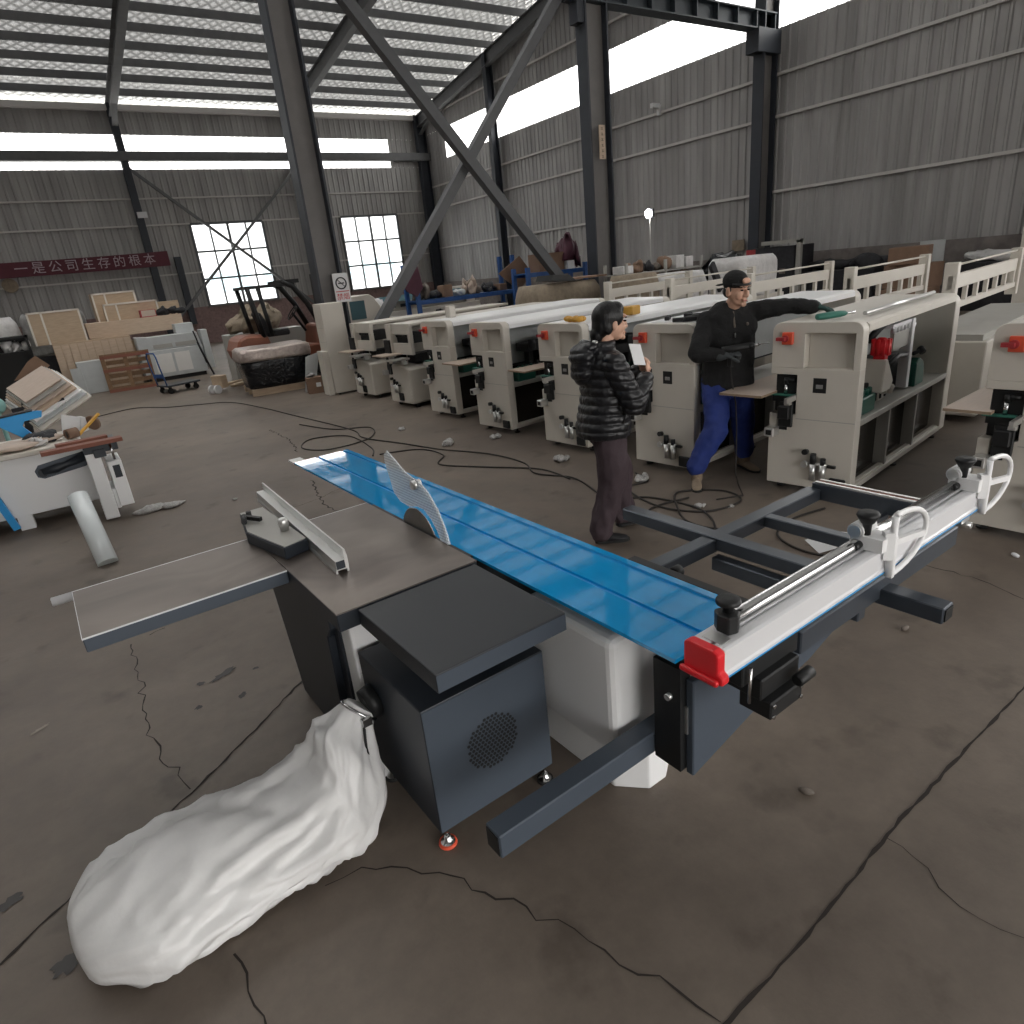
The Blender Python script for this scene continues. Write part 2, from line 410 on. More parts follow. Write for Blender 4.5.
# steel windows of the back wall
for i, (a0, a1) in enumerate(W):
    f = MB()
    for k in range(5):
        x = a0+(a1-a0)*k/4; t = .05 if k in (0, 4) else .032 if k != 2 else .05
        f.box(x-t, YB-.06, ZS, x+t, YB+.03, ZH)
    for k in range(4):
        z = ZS+(ZH-ZS)*k/3; t = .05 if k in (0, 3) else .04
        f.box(a0, YB-.065, z-t, a1, YB+.035, z+t)
    wf = struct(f.build('window_%d' % (i+3), 'window_frame_paint'), ['steel window left of the leaning column', 'steel window near the back corner'][i])
    p = MB(); p.box(a0, YB-.012, ZS, a1, YB-.004, ZH); p.build('pane', 'window_glass', wf)
    s = MB(); s.box(a0-.1, YB-.2, ZS-.06, a1+.1, YB+.1, ZS); s.build('window_sill', 'masonry', wf)
# roof: foil-faced insulation under sheets, purlins below
m = mat('roof_foil', '#b5b6b2', .38, metal=.85); nt = m.node_tree; N = nt.nodes; L = nt.links; b = N['Principled BSDF']
tc = N.new('ShaderNodeTexCoord'); mp = N.new('ShaderNodeMapping'); mp.inputs['Rotation'].default_value = (0,0,radians(38)); mp.inputs['Scale'].default_value = (1,1,1)
wv = N.new('ShaderNodeTexWave'); wv.inputs['Scale'].default_value = 1.1; wv.inputs['Distortion'].default_value = 1.6; wv.inputs['Detail'].default_value = 2; wv.inputs['Detail Scale'].default_value = 1.5
mp2 = N.new('ShaderNodeMapping'); mp2.inputs['Rotation'].default_value = (0,0,radians(-38))
wv2 = N.new('ShaderNodeTexWave'); wv2.inputs['Scale'].default_value = 1.1; wv2.inputs['Distortion'].default_value = 1.6; wv2.inputs['Detail'].default_value = 2
ns = N.new('ShaderNodeTexNoise'); ns.inputs['Scale'].default_value = 5; ns.inputs['Detail'].default_value = 5
L.new(tc.outputs['Object'], mp.inputs[0]); L.new(tc.outputs['Object'], mp2.inputs[0]); L.new(mp.outputs[0], wv.inputs['Vector']); L.new(mp2.outputs[0], wv2.inputs['Vector']); L.new(tc.outputs['Object'], ns.inputs['Vector'])
ad = N.new('ShaderNodeMath'); ad.operation = 'MAXIMUM'; L.new(wv.outputs['Fac'], ad.inputs[0]); L.new(wv2.outputs['Fac'], ad.inputs[1])
ad2 = N.new('ShaderNodeMath'); ad2.operation = 'ADD'; L.new(ad.outputs[0], ad2.inputs[0]); L.new(ns.outputs['Fac'], ad2.inputs[1])
bp = N.new('ShaderNodeBump'); bp.inputs['Strength'].default_value = .9; bp.inputs['Distance'].default_value = .12
L.new(ad2.outputs[0], bp.inputs['Height']); L.new(bp.outputs[0], b.inputs['Normal'])
tlr = N.new('ShaderNodeBsdfTranslucent'); tlr.inputs[0].default_value = (.92,.92,.91,1); L.new(bp.outputs[0], tlr.inputs['Normal'])
mxr = N.new('ShaderNodeMixShader'); mrg = N.new('ShaderNodeMapRange'); mrg.inputs['From Min'].default_value = .55; mrg.inputs['From Max'].default_value = 1.0; mrg.inputs['To Min'].default_value = ROOFT*1.25; mrg.inputs['To Max'].default_value = ROOFT*.45; L.new(ad.outputs[0], mrg.inputs['Value']); L.new(mrg.outputs[0], mxr.inputs[0]); L.new(b.outputs[0], mxr.inputs[1]); L.new(tlr.outputs[0], mxr.inputs[2]); L.new(mxr.outputs[0], N['Material Output'].inputs['Surface'])
g = MB(); ys = [YB+.3, RIDGE, YF-1]
for y0, y1 in zip(ys, ys[1:]):
    z0, z1 = EAVE+(YB-y0)*SLOPE if y0 > YB else roofz(y0), roofz(y1); break
    g.add([(XL,y0,z0+.25),(XR+.3,y0,z0+.25),(XR+.3,y1,z1+.25),(XL,y1,z1+.25)], [(0,1,2,3)])
g = MB()
def roofq(g, x0, x1, y0, y1): g.add([(x0,y0,roofz(y0)+.25),(x1,y0,roofz(y0)+.25),(x1,y1,roofz(y1)+.25),(x0,y1,roofz(y1)+.25)], [(0,1,2,3)])
SK0, SK1 = 19.0, RIDGE
roofq(g, XL, XR+.3, YB+.3, SK0); roofq(g, XL, XR+.3, RIDGE, YF-1)
sky = MB(); x = XL; k = 0
while x < XR+.3:
    x1 = min(x+1.3, XR+.3); roofq(sky if k % 2 and -8 < x < 9 else g, x, x1, SK0, SK1); x = x1; k += 1
ceiling = struct(g.build('ceiling', 'roof_foil'))
sky.build('added_roof_light', 'daylight_sheet', ceiling)  # unseen skylight panels, added to light the middle of the hall from above
y = YB-1.15; k = 0
while y > YF:
    p = MB(); z = roofz(y); p.bar((XL, y, z+.12), (XR, y, z+.12), .075, .24); p.build('purlin', 'rafter_paint', ceiling)
    y -= 1.2
p = MB(); p.box(XL, YB-.28, EAVE-.12, XR, YB-.03, EAVE+.08); p.build('eave_gutter', 'girt_paint', ceiling)
# ---- steel frame
def ibeam(g, p0, p1, w, h, tf=.02, tw=.015, up=(0,0,1)):
    p0 = Vector(p0); p1 = Vector(p1); d = (p1-p0).normalized(); u = Vector(up); r = d.cross(u).normalized(); u = r.cross(d)
    for s in (-1, 1): g.bar(p0+u*s*(h/2-tf/2), p1+u*s*(h/2-tf/2), w, tf, up)
    g.bar(p0, p1, tw, h-2*tf, up)
TN = [0]
def trim(g, m, label=None, parent=None, bevel=0):
    TN[0] += 1
    return struct(g.build('trim_%d' % TN[0], m, parent, bevel=bevel), label)
def column(x, y, h, w, d, ax, label, m='column_paint'):
    g = MB(); ibeam(g, (x, y, 0), (x, y, h), w, d, .03, .02, up=((1,0,0) if ax == 'x' else (0,1,0)))
    g.box(x-.3, y-.3, 0, x+.3, y+.3, .02)
    o = g.build('steel_column', m); return struct(o, label)
FX = [-2.6, 4.45, 11.5]
for i, x in enumerate(FX): column(x, YB-.32, EAVE+.1, .26, .3, 'y', None)
column(18.05, YB-.3, EAVE+.1, .3, .5, 'x', 'dark corner column where the back and right walls meet')
column(18.1, 26.3, roofz(26.3), .25, .35, 'x', 'slim wall column between the corner and the double column')
column(18.1, 19.6, roofz(19.6), .25, .35, 'x', None)
column(18.1, 6.0, roofz(6.0), .25, .4, 'x', None); column(18.1, 1.5, roofz(1.5), .25, .4, 'x', None)
# interior row: flanges face along x, pale web toward the camera
def heavy(x, label, h=11.6, d=.66, w=.34):
    g = MB(); g.m = 0
    for s in (-1, 1): g.box(x+s*(d/2-.02)-.02, 12.8-w/2, 0, x+s*(d/2-.02)+.02, 12.8+w/2, h)
    g.box(x-.42, 12.5, 0, x+.42, 13.1, .03)
    g.m = 1; g.box(x-d/2+.04, 12.79, 0, x+d/2-.04, 12.81, h)
    return struct(g.build('steel_column', ['column_paint', 'column_web']), label)
heavy(4.66, 'big free-standing steel column behind the forklift mast', d=.5)
heavy(11.72, 'big steel column behind the blue rack with a small plate on its web')
heavy(18.0, 'big steel column against the right wall under the girder', d=.6)
g = MB(); g.box(11.64, 12.62, 4.05, 11.82, 12.64, 4.75); pl = g.build('height_plate', 'ply_pale'); struct(pl, 'small pale vertical plate on the double column')
g = MB()
for k in range(6):
    z = 4.68-k*.115; g.box(11.70, 12.616, z-.025, 11.76, 12.62, z-.012); g.box(11.70, 12.616, z+.012, 11.75, 12.62, z+.024); g.box(11.725, 12.616, z-.02, 11.737, 12.62, z+.02)
g.build('plate_marks', 'mid_stuff', pl)
# rafters
for x in FX+[18.05]:
    g = MB(); ibeam(g, (x, YB-.2, roofz(YB-.2)-.22), (x, RIDGE, roofz(RIDGE)-.22), .26, .5, .02, .02, up=(0,0,1))
    g.bar((x, YB-.35, EAVE-.75), (x, YB-1.9, roofz(YB-1.9)-.4), .2, .04)
    trim(g, 'rafter_paint')
# crane girder between the two right-hand columns, tie beam of the back wall
g = MB(); ibeam(g, (11.4, 12.8, 7.32), (18.2, 12.8, 7.32), .36, .42, .03, .02)
for k in range(9): g.box(11.9+k*.78, 12.64, 7.13, 11.93+k*.78, 12.8, 7.5)
trim(g, 'girder_paint', 'dark ribbed girder running to the right-hand column')
g = MB(); ibeam(g, (4.66, 12.8, 8.3), (11.5, 12.8, 8.3), .3, .5, .03, .02); trim(g, 'girder_paint')
g = MB(); g.box(11.0, 12.66, 7.1, 11.45, 12.94, 7.9); g.box(11.2, 12.66, 6.7, 11.45, 12.94, 7.1); g.box(17.4, 12.6, 6.6, 18.4, 13.0, 7.15); trim(g, 'column_paint')
g = MB(); g.box(XL, YB-.5, 7.36, XR, YB-.2, 7.70); trim(g, 'rafter_paint', 'grey tie beam across the back daylight strip')
# girts
for z in (3.02, 5.0, 6.02):
    segs = [(XL, XR)] if z > 5.2 else [(XL, W[0][0]), (W[0][1], W[1][0]), (W[1][1], XR)]
    g = MB()
    for a0, a1 in segs: g.box(a0, YB-.09, z-.03, a1, YB-.03, z+.03)
    trim(g, 'girt_paint')
for z, a0 in ((3.2, YD), (5.11, YD), (6.13, YF), (9.25, 14)):
    g = MB(); g.box(XR-.11, a0, z-.035, XR-.03, YB, z+.035); trim(g, 'girt_paint')
# cross braces in the interior bay and on the back wall
g = MB(); g.bar((4.9, 12.72, 7.66), (11.25, 12.72, .45), .2, .2); trim(g, 'brace_paint', 'diagonal brace falling from the free-standing column to the double column')
g = MB(); g.bar((4.95, 12.95, .3), (11.3, 12.95, 7.66), .19, .19); trim(g, 'brace_paint', 'diagonal brace rising from the free-standing column to the double column')
g = MB(); g.bar((4.55, YB-.3, 7.1), (11.4, YB-.3, .9), .11, .11); trim(g, 'rafter_paint')
g = MB(); g.bar((11.4, YB-.38, 7.1), (4.55, YB-.38, .9), .11, .11); trim(g, 'rafter_paint')
g = MB(); g.box(5.35, YB-.35, .9, 5.6, YB-.12, 3.7); trim(g, 'column_paint')
# building across the yard seen through the windows
nb = thing('neighbour_building', 'pale building across the yard outside the steel windows', 'building', (12, 52, 0))
g = MB(); g.box(-14, 0, 0, 14, 8, 7.5); g.build('facade', 'bright_white', nb)
g = MB()
for k in range(7): g.box(-13.4+k*3.9, -.06, 2.2, -10.4+k*3.9, .02, 3.6)
g.build('window_band', 'far_glass', nb)
# ------------------------------------------------------------------ sliding table saw
m = mat('blue_film', '#0a84c4', .12, coat=.6); nt = m.node_tree; N = nt.nodes; L = nt.links; b = N['Principled BSDF']
tc = N.new('ShaderNodeTexCoord'); n1 = N.new('ShaderNodeTexNoise'); n1.inputs['Scale'].default_value = 9; n1.inputs['Detail'].default_value = 5
mp = N.new('ShaderNodeMapping'); mp.inputs['Scale'].default_value = (2.5,.6,1)
L.new(tc.outputs['Object'], mp.inputs[0]); L.new(mp.outputs[0], n1.inputs['Vector'])
rr = N.new('ShaderNodeMapRange'); rr.inputs['From Min'].default_value = .35; rr.inputs['From Max'].default_value = .7; rr.inputs['To Min'].default_value = .03; rr.inputs['To Max'].default_value = .10
L.new(n1.outputs['Fac'], rr.inputs['Value']); L.new(rr.outputs[0], b.inputs['Roughness'])
r1 = N.new('ShaderNodeValToRGB'); r1.color_ramp.elements[0].color = (*lin('#058acb'), 1); r1.color_ramp.elements[1].color = (*lin('#169fe0'), 1)
L.new(n1.outputs['Fac'], r1.inputs[0]); L.new(r1.outputs[0], b.inputs['Base Color'])
n2 = N.new('ShaderNodeTexNoise'); n2.inputs['Scale'].default_value = 26; L.new(tc.outputs['Object'], n2.inputs['Vector'])
bp = N.new('ShaderNodeBump'); bp.inputs['Strength'].default_value = .03; bp.inputs['Distance'].default_value = .01; L.new(n2.outputs['Fac'], bp.inputs['Height']); L.new(bp.outputs[0], b.inputs['Normal'])
# machined cast iron top with swirl marks
m = mat('machined_iron', '#7a736d', .36, metal=.55); nt = m.node_tree; N = nt.nodes; L = nt.links; b = N['Principled BSDF']
tc = N.new('ShaderNodeTexCoord'); n1 = N.new('ShaderNodeTexNoise'); n1.inputs['Scale'].default_value = 2.6; n1.inputs['Detail'].default_value = 3; n1.inputs['Distortion'].default_value = .9
mp = N.new('ShaderNodeMapping'); mp.inputs['Scale'].default_value = (1,1.3,1); L.new(tc.outputs['Object'], mp.inputs[0]); L.new(mp.outputs[0], n1.inputs['Vector'])
rr = N.new('ShaderNodeMapRange'); rr.inputs['From Min'].default_value = .3; rr.inputs['From Max'].default_value = .7; rr.inputs['To Min'].default_value = .30; rr.inputs['To Max'].default_value = .42
L.new(n1.outputs['Fac'], rr.inputs['Value']); L.new(rr.outputs[0], b.inputs['Roughness'])
r1 = N.new('ShaderNodeValToRGB'); r1.color_ramp.elements[0].color = (*lin('#685f5a'), 1); r1.color_ramp.elements[1].color = (*lin('#8a817a'), 1); r1.color_ramp.elements[0].position = .3; r1.color_ramp.elements[1].position = .72
L.new(n1.outputs['Fac'], r1.inputs[0]); L.new(r1.outputs[0], b.inputs['Base Color'])
# clear ribbed plastic of the blade guard
m = mat('clear_guard', '#e8ecee', .25); nt = m.node_tree; N = nt.nodes; L = nt.links; b = N['Principled BSDF']
tr = N.new('ShaderNodeBsdfTransparent'); mxs = N.new('ShaderNodeMixShader')
ck = N.new('ShaderNodeTexChecker'); ck.inputs['Scale'].default_value = 110; tc = N.new('ShaderNodeTexCoord'); mp = N.new('ShaderNodeMapping'); mp.inputs['Rotation'].default_value = (radians(45),0,0)
L.new(tc.outputs['Object'], mp.inputs[0]); L.new(mp.outputs[0], ck.inputs['Vector'])
rr = N.new('ShaderNodeMapRange'); rr.inputs['To Min'].default_value = .38; rr.inputs['To Max'].default_value = .68; L.new(ck.outputs['Fac'], rr.inputs['Value'])
L.new(rr.outputs[0], mxs.inputs[0]); L.new(tr.outputs[0], mxs.inputs[1]); L.new(b.outputs[0], mxs.inputs[2]); L.new(mxs.outputs[0], N['Material Output'].inputs['Surface'])

SAW = thing('sliding_table_saw', 'large sliding table saw with blue film covered table and charcoal motor box', 'table saw', (1.138,.973,0), radians(1.47))
S = SAW
# sliding table: extruded aluminium profile under blue film
prof = [(0,.858),(0,.87),(.146,.87),(.148,.862),(.165,.862),(.167,.87),(.318,.87),(.322,.864),(.336,.864),(.340,.872),(.368,.872),(.368,.858)]
g = MB(); g.prism(prof, 'xz', .05, 3.15); slide = g.build('sliding_table', 'blue_film', S)
g = MB(); g.box(0, 3.15, .857, .078, 3.262, .868); g.build('table_end_strip', 'alu', slide)
g = MB(); g.box(.1485, .06, .8605, .1645, 3.15, .8625); g.build('slot', 'cyan_paint', slide)
g = MB(); g.box(.385, .05, .80, .425, .60, .862); g.cyl((.44,.43,.84), (.475,.43,.84), .022); g.cyl((.44,.10,.84), (.475,.10,.84), .022); g.box(.368,.05,.81,.385,.6,.83)
g.build('side_rail', 'black', S, bevel=.003)
g = MB(); g.box(.10, .06, .79, .355, 3.14, .858); g.build('table_profile', 'charcoal', slide)
g = MB(); g.box(.10, .36, .66, .30, 2.3, .79); g.build('carriage_beam', 'black', S)
# cast iron tables
g = MB(); g.box(-.584, 1.0, .80, -.016, 2.0, .866); g.box(-.5, 1.06, .77, -.06, 1.95, .80); ct = g.build('cast_table', 'charcoal', S, bevel=.003)
g = MB(); g.box(-.584, 1.0, .866, -.016, 2.0, .871); g.build('machined_top', 'machined_iron', ct)
g = MB(); g.box(-1.29, 1.503, .815, -.587, 1.99, .866); et = g.build('extension_table', 'slate', S, bevel=.003)
g = MB(); g.box(-1.29, 1.503, .866, -.587, 1.99, .8705); g.build('machined_top', 'machined_iron', et)
g = MB(); g.box(-1.2915,1.503,.863,-1.2895,1.99,.8715); g.box(-1.29,1.989,.863,-.587,1.9915,.8715); g.box(-1.29,1.5015,.8655,-.587,1.5035,.8712); g.box(-.584,1.999,.863,-.016,2.0015,.872); g.build('edge_highlight', 'alu_white', et)  # pale strips stand in for the highlight along the table edges
g = MB(); g.cyl((-1.365,2.03,.84), (.0,2.03,.84),   .018, n=20); g.cyl((-1.367,2.03,.84),(-1.362,2.03,.84),.015); g.build('guide_bar', 'alu_white', S)
g = MB(); g.box(-.513, .46, .805, -.035, .985, .868); st = g.build('side_table', 'charcoal_top', S, bevel=.004, seg=2)
g = MB(); g.box(-.511, .4595, .806, -.037, .4605, .862); g.build('folded_edge', 'slate', st)
# motor cabinet
g = MB(); g.box(-.485, .68, .085, .02, 1.17, .60); mc = g.build('motor_cabinet', 'charcoal', S, bevel=.004, seg=2)
g = MB(); g.box(-.482, .6785, .088, .017, .68, .594); g.build('front_panel', 'slate', mc)
g = MB(); cx, cz = -.232, .345
for i in range(-8, 9):
    for j in range(-8, 9):
        x, z = i*.0165+(.00825 if j % 2 else 0), j*.0145
        if x*x+z*z < .108**2: g.cyl((cx+x,.6775,cz+z), (cx+x,.679,cz+z), .0064, n=8)
g.build('vent_holes', 'black', mc)
g = MB()
pts = [(-.49+.09*cos(a)*0, 1.06+.075*cos(a), .44+.075*sin(a)) for a in [2*pi*i/18 for i in range(18)]]
g.cyl((-.53,1.075,.43), (-.48,1.075,.44), .06, .066, n=20); g.build('dust_port', 'black', mc)
for (x, y) in ((-.455,.705), (-.005,.705), (-.455,1.14), (-.005,1.14)):
    g = MB(); g.cyl((x,y,.03), (x,y,.10), .0075, n=10); g.lathe([(.008,.045),(.014,.03),(.026,.014),(.03,.012)], (x,y,0)); f = g.build('levelling_foot', 'chrome', S)
    g = MB(); g.lathe([(.031,.0),(.034,.004),(.032,.013),(.028,.014)], (x,y,0)); g.build('rubber_ring', 'orange_red' if (x, y) == (-.455,.705) else 'rubber', f)
# white welded base
g = MB()
g.box(-.49, 1.2, .0, .02, 2.1, .77)
base = g.build('saw_base', 'bright_white', S, bevel=.012, seg=2)
g = MB(); g.box(-.492, 1.15, .0, -.43, 1.2, .10); g.box(-.485, 1.17, .1, -.40, 1.2, .5); g.build('base_foot', 'bright_white', base, bevel=.01)
g = MB(); g.prism([(1.40,.025),(1.97,.025),(2.12,.60),(2.12,.80),(1.30,.80),(1.30,.66),(1.36,.60)], 'yz', -.53, -.495); g.box(-.50,1.30,.03,-.47,1.42,.78); g.build('side_door', 'charcoal', S, bevel=.005)
g = MB()
sec = [(.04,.34),(.30,.34),(.345,.385),(.345,.80),(.04,.80)]
g.prism(sec, 'xy', .31, .775); tw = g.build('trunnion_housing', 'bright_white', S, bevel=.03, seg=3)
g = MB(); g.prism([(.17,.50),(.26,.40),(.35,.40),(.46,.47),(.46,2.1),(.17,2.1)], 'xy', .0, .34)
g.box(.345,.42,.735,.45,.62,.75); g.build('base_column', 'bright_white', S, bevel=.012, seg=2)
g = MB(); g.box(.34,.42,.60,.42,.7,.775); g.build('beam_support', 'bright_white', S, bevel=.01)
# blade, riving knife, guard
import math as _m
g = MB(); n = 60; vs = []; r0 = .158
for i in range(n):
    for rr_ in ((r0, 0), (r0+.006, .35)): a = 2*pi*(i+rr_[1])/n; vs.append((rr_[0]*cos(a), rr_[0]*sin(a)))
g.prism(vs, 'yz', -.0015, .0015); bl = g.build('saw_blade', 'steel', S, loc=(-.006,1.475,.802))
g = MB()
arc = [(1.213,.872),(1.232,.93),(1.27,1.0),(1.33,1.06),(1.40,1.095),(1.46,1.10),(1.52,1.115),(1.60,1.155),(1.672,1.185),(1.695,1.175),(1.70,1.14),(1.675,1.06),(1.655,1.0),(1.60,.97),(1.52,.965),(1.44,.985),(1.385,.985),(1.33,.955),(1.29,.91),(1.272,.872)]
g.prism(arc, 'yz', -.014, -.006)
for a_, b_ in zip(arc[:9], arc[1:9]): g.bar((-.010,a_[0],a_[1]), (-.010,b_[0],b_[1]), .022, .006, up=(1,0,0))
gd = g.build('blade_guard', 'clear_guard', S)
g = MB(); g.cyl((-.03,1.43,1.085), (.01,1.43,1.085), .02, n=14); g.build('guard_bolt', 'alu', gd)
g = MB(); g.box(-.016,1.05,.862,-.001,1.95,.8695); g.build('blade_slot', 'black', S)
# rip fence
fa = Matrix.Translation((-.406,1.92,0)) @ Matrix.Rotation(radians(-2.4), 4, 'Z')
def tr_mb(g, M): g.v = [tuple(M @ Vector(p)) for p in g.v]; return g
g = MB(); g.prism([(-.028,.872),(-.028,.882),(-.024,.89),(-.024,.925),(.014,.925),(.014,.965),(.021,.965),(.026,.935),(.026,.90),(.024,.872),(.017,.872),(.017,.885),(-.02,.885),(-.02,.872)], 'xz', -.62, .60)
tr_mb(g, fa); rf = g.build('rip_fence', 'alu', S)
g = MB(); g.prism([(-.022,.89),(-.022,.922),(.012,.922),(.012,.89)], 'xz', -.622, -.6185); tr_mb(g, fa); g.build('fence_hollow', 'charcoal', rf)
g = MB(); g.prism([(-.62,1.92),(-.555,1.60),(-.445,1.63),(-.455,2.22),(-.57,2.22)], 'xy', .872, .925); fb = g.build('fence_block', 'charcoal', S, bevel=.004)
g = MB(); g.prism([(-.612,1.92),(-.551,1.608),(-.45,1.634),(-.46,2.215),(-.566,2.215)], 'xy', .925, .929); g.build('block_top', 'grey_paint', fb)
g = MB(); g.lathe([(.019,.929),(.019,.95),(.022,.952),(.022,.972),(.017,.984),(.004,.986)], (-.485,1.80,0)); g.build('clamp_knob', 'alu', fb)
g = MB(); g.bar((-.53,1.99,.945), (-.585,1.90+.18,.95), .018, .018); g.cyl((-.58,2.08,.95),(-.60,2.0,.95),.013); g.cyl((-.555,2.09,.93),(-.555,2.09,.965),.012); g.build('lock_lever', 'black', fb)
# crosscut outrigger frame
cf = MB(); cf.box(.93, -.245, .70, 1.0, 1.165, .758); cf = cf.build('crosscut_frame', 'tube_grey', S, bevel=.004)
for i, b_ in enumerate(((.55,.62,.69,1.74,.69,.75), (.45,-.05,.72,1.53,.01,.80), (1.74,.17,.69,1.80,.67,.772), (1.27,.01,.70,1.32,.62,.752), (.90,.0,.62,.95,.62,.68))):
    g = MB(); g.box(*b_); g.build('frame_tube', 'tube_grey', cf, bevel=.004)
g = MB(); g.box(1.742,.185,.772,1.758,.655,.78); g.box(1.782,.185,.772,1.798,.655,.78); g.build('roller_edge', 'alu', cf)
g = MB(); g.box(1.758,.185,.770,1.782,.655,.776); g.build('roller', 'rust_wood', cf)
g = MB(); g.prism([(1.50,.70),(1.74,.70),(1.74,.60),(1.66,.56),(1.56,.62)], 'xz', .30, .32); g.build('corner_plate', 'charcoal', cf)
g = MB(); g.box(.94, -.249, .708, .992, -.243, .75); g.build('tube_bore', 'black', cf)
# crosscut fence
def lathe_x(prof, c): return Matrix.Translation(c) @ Matrix.Rotation(pi/2, 4, 'Y')
g = MB(); g.prism([(-.112,.895),(-.112,.905),(-.108,.91),(-.108,.972),(-.10,.975),(-.075,.975),(-.072,.968),(-.062,.968),(-.060,.975),(-.02,.975),(-.012,.972),(-.012,.895)], 'yz', -.02, 1.53)
xf = g.build('crosscut_fence', 'alu_white', S)
g = MB(); g.box(-.02, -.114, .893, 1.53, -.10, .8965); g.build('lower_lip', 'cyan_paint', xf); xf.location = (.018,0,0)
g = MB(); g.cyl((.09,-.04,.987), (1.53,-.04,.987), .019, n=20); g.build('scale_tube', 'chrome', xf)
g = MB(); g.prism([(-.125,.888),(-.005,.888),(-.005,.972),(-.02,.98),(-.095,.98),(-.112,.972),(-.112,.918),(-.125,.912)], 'yz', -.052, -.02)
g.prism([(-.118,.888),(.0,.888),(.0,.906),(-.118,.906)], 'yz', -.066, -.05); g.build('end_cap', 'red', xf, bevel=.008, seg=2)
g = MB(); g.prism([(.038,-.075),(.065,-.085),(.092,-.07),(.092,-.03),(.055,-.018),(.038,-.04)], 'xy', .974, 1.025); g.lathe([(.014,1.02),(.014,1.05),(.030,1.045),(.033,1.053),(.030,1.063),(.012,1.065)], (.07,-.05,0), n=18); g.build('clamp_knob', 'black', xf, bevel=.003)
g = MB(); g.box(-.01,-.09,.9752,.03,-.03,.978); g.build('cap_plate', 'alu', xf)
def stop(x):
    g = MB(); y = -.125
    g.path([(x,y,.885),(x,y,.98),(x,y,1.085)], .011, n=10)
    P = [(x+.02,y,1.09)]+[(x+.02+.205*cos(a), y, .987+.10*sin(a)) for a in [pi/2-pi*i/14 for i in range(15)]]+[(x,y,.885)]
    P = [(x,y,1.087)]+P
    g.path(P, .009, n=10)
    g.bar((x,y,1.0), (x+.21,y,.965), .014, .02); g.bar((x-.02,y+.02,.99),(x,y,.99),.03,.09)
    g.box(x-.055,-.12,.976,x+.02,-.02,1.02); g.cyl((x-.055,-.035,1.03),(x+.03,-.035,1.03),.026,n=14)
    g.box(x-.005,-.135,.88,x+.012,-.112,1.02)
    o = g.build('flip_stop', 'bright_white', S)
    g = MB(); g.lathe([(.012,1.02),(.014,1.055),(.02,1.06),(.03,1.078),(.034,1.085),(.03,1.094),(.01,1.096)], (x-.035,-.06,0), n=18); g.cyl((x-.09,-.05,.99),(x-.055,-.05,.99),.013); g.build('knob', 'black', o)
    g = MB(); g.cyl((x-.06,-.035,1.03),(x-.055,-.035,1.03),.02,n=14); g.build('lens', 'alu', o)
stop(.80); stop(1.50)
# swing arm, its end box and the clamp under the fence
g = MB(); g.prism([(.14,.70),(.14,.345),(.47,.43),(.78,.475),(1.0,.545),(1.12,.60),(1.10,.66),(1.0,.70)], 'xz', .10, .13)
sb = g.build('swing_arm_plate', 'slate', S, bevel=.004)
g = MB(); g.box(.115, .13, .36, .16, .235, .74); g.build('bracket', 'black', sb); 
g = MB(); g.box(.135,.12,.50,.15,.16,.60); g.cyl((.10,.17,.63),(.125,.17,.63),.011); g.build('bracket_bolt', 'alu', sb)
g = MB(); g.box(-.505, .24, .365, .22, .31, .445); g.build('support_beam', 'slate', S, bevel=.004)
g = MB(); g.box(-.508, .247, .372, -.50, .303, .438); g.build('beam_bore', 'black', S)
g = MB(); g.box(.10, -.09, .80, .36, .0, .893); g.box(.15, -.115, .745, .33, .02, .81); g.box(.16,-.14,.69,.31,-.04,.745); g.cyl((.26,-.15,.775),(.33,-.15,.775),.018); cl = g.build('pivot_clamp', 'black', S, bevel=.004)
g = MB()
for p in ((.17,.70),(.30,.70),(.17,.735),(.30,.735)): g.cyl((p[0],-.146,p[1]),(p[0],-.139,p[1]),.006,n=8)
g.cyl((.12,-.1,.86),(.12,-.10,.75),.005,n=8); g.build('clamp_screw', 'chrome', cl)
g = MB(); g.box(1.40,-.10,.86,1.47,-.06,.894); g.cyl((1.44,-.12,.85),(1.44,-.06,.85),.012); g.build('frame_clip', 'alu', S)
# dust bag: clamped on the port, lying on the floor
bag = thing('dust_bag', 'big white dust bag lying on the floor clamped to the charcoal motor box', 'dust bag', (1.138,.973,0), radians(1.47))
#       t : cx, cy, zc, half width, half height
T = [(0,(-.535,1.075,.43,.060,.060)),(.05,(-.565,1.085,.41,.064,.066)),(.12,(-.60,1.075,.345,.085,.10)),(.2,(-.645,1.045,.265,.14,.165)),(.3,(-.73,1.02,.175,.20,.17)),
     (.42,(-.87,1.03,.14,.235,.138)),(.56,(-1.05,1.05,.13,.26,.128)),(.72,(-1.25,1.065,.125,.285,.123)),(.86,(-1.41,1.065,.11,.27,.108)),(.94,(-1.50,1.08,.095,.21,.093)),(.98,(-1.555,1.08,.075,.13,.07)),(1.0,(-1.57,1.08,.07,.03,.02))]
def interp(T, x):
    n = len(T)
    for i in range(n-1):
        (a, va), (b_, vb) = T[i], T[i+1]
        if x <= b_:
            k = (x-a)/(b_-a); out = []
            for q in range(5):
                m0 = (vb[q]-T[max(0,i-1)][1][q])/(b_-T[max(0,i-1)][0])*(b_-a); m1 = (T[min(n-1,i+2)][1][q]-va[q])/(T[min(n-1,i+2)][0]-a)*(b_-a)
                out.append((2*k**3-3*k*k+1)*va[q]+(k**3-2*k*k+k)*m0+(-2*k**3+3*k*k)*vb[q]+(k**3-k*k)*m1)
            return out
    return T[-1][1]
NS, NA = 120, 72; rings = []
from mathutils import noise as mnoise
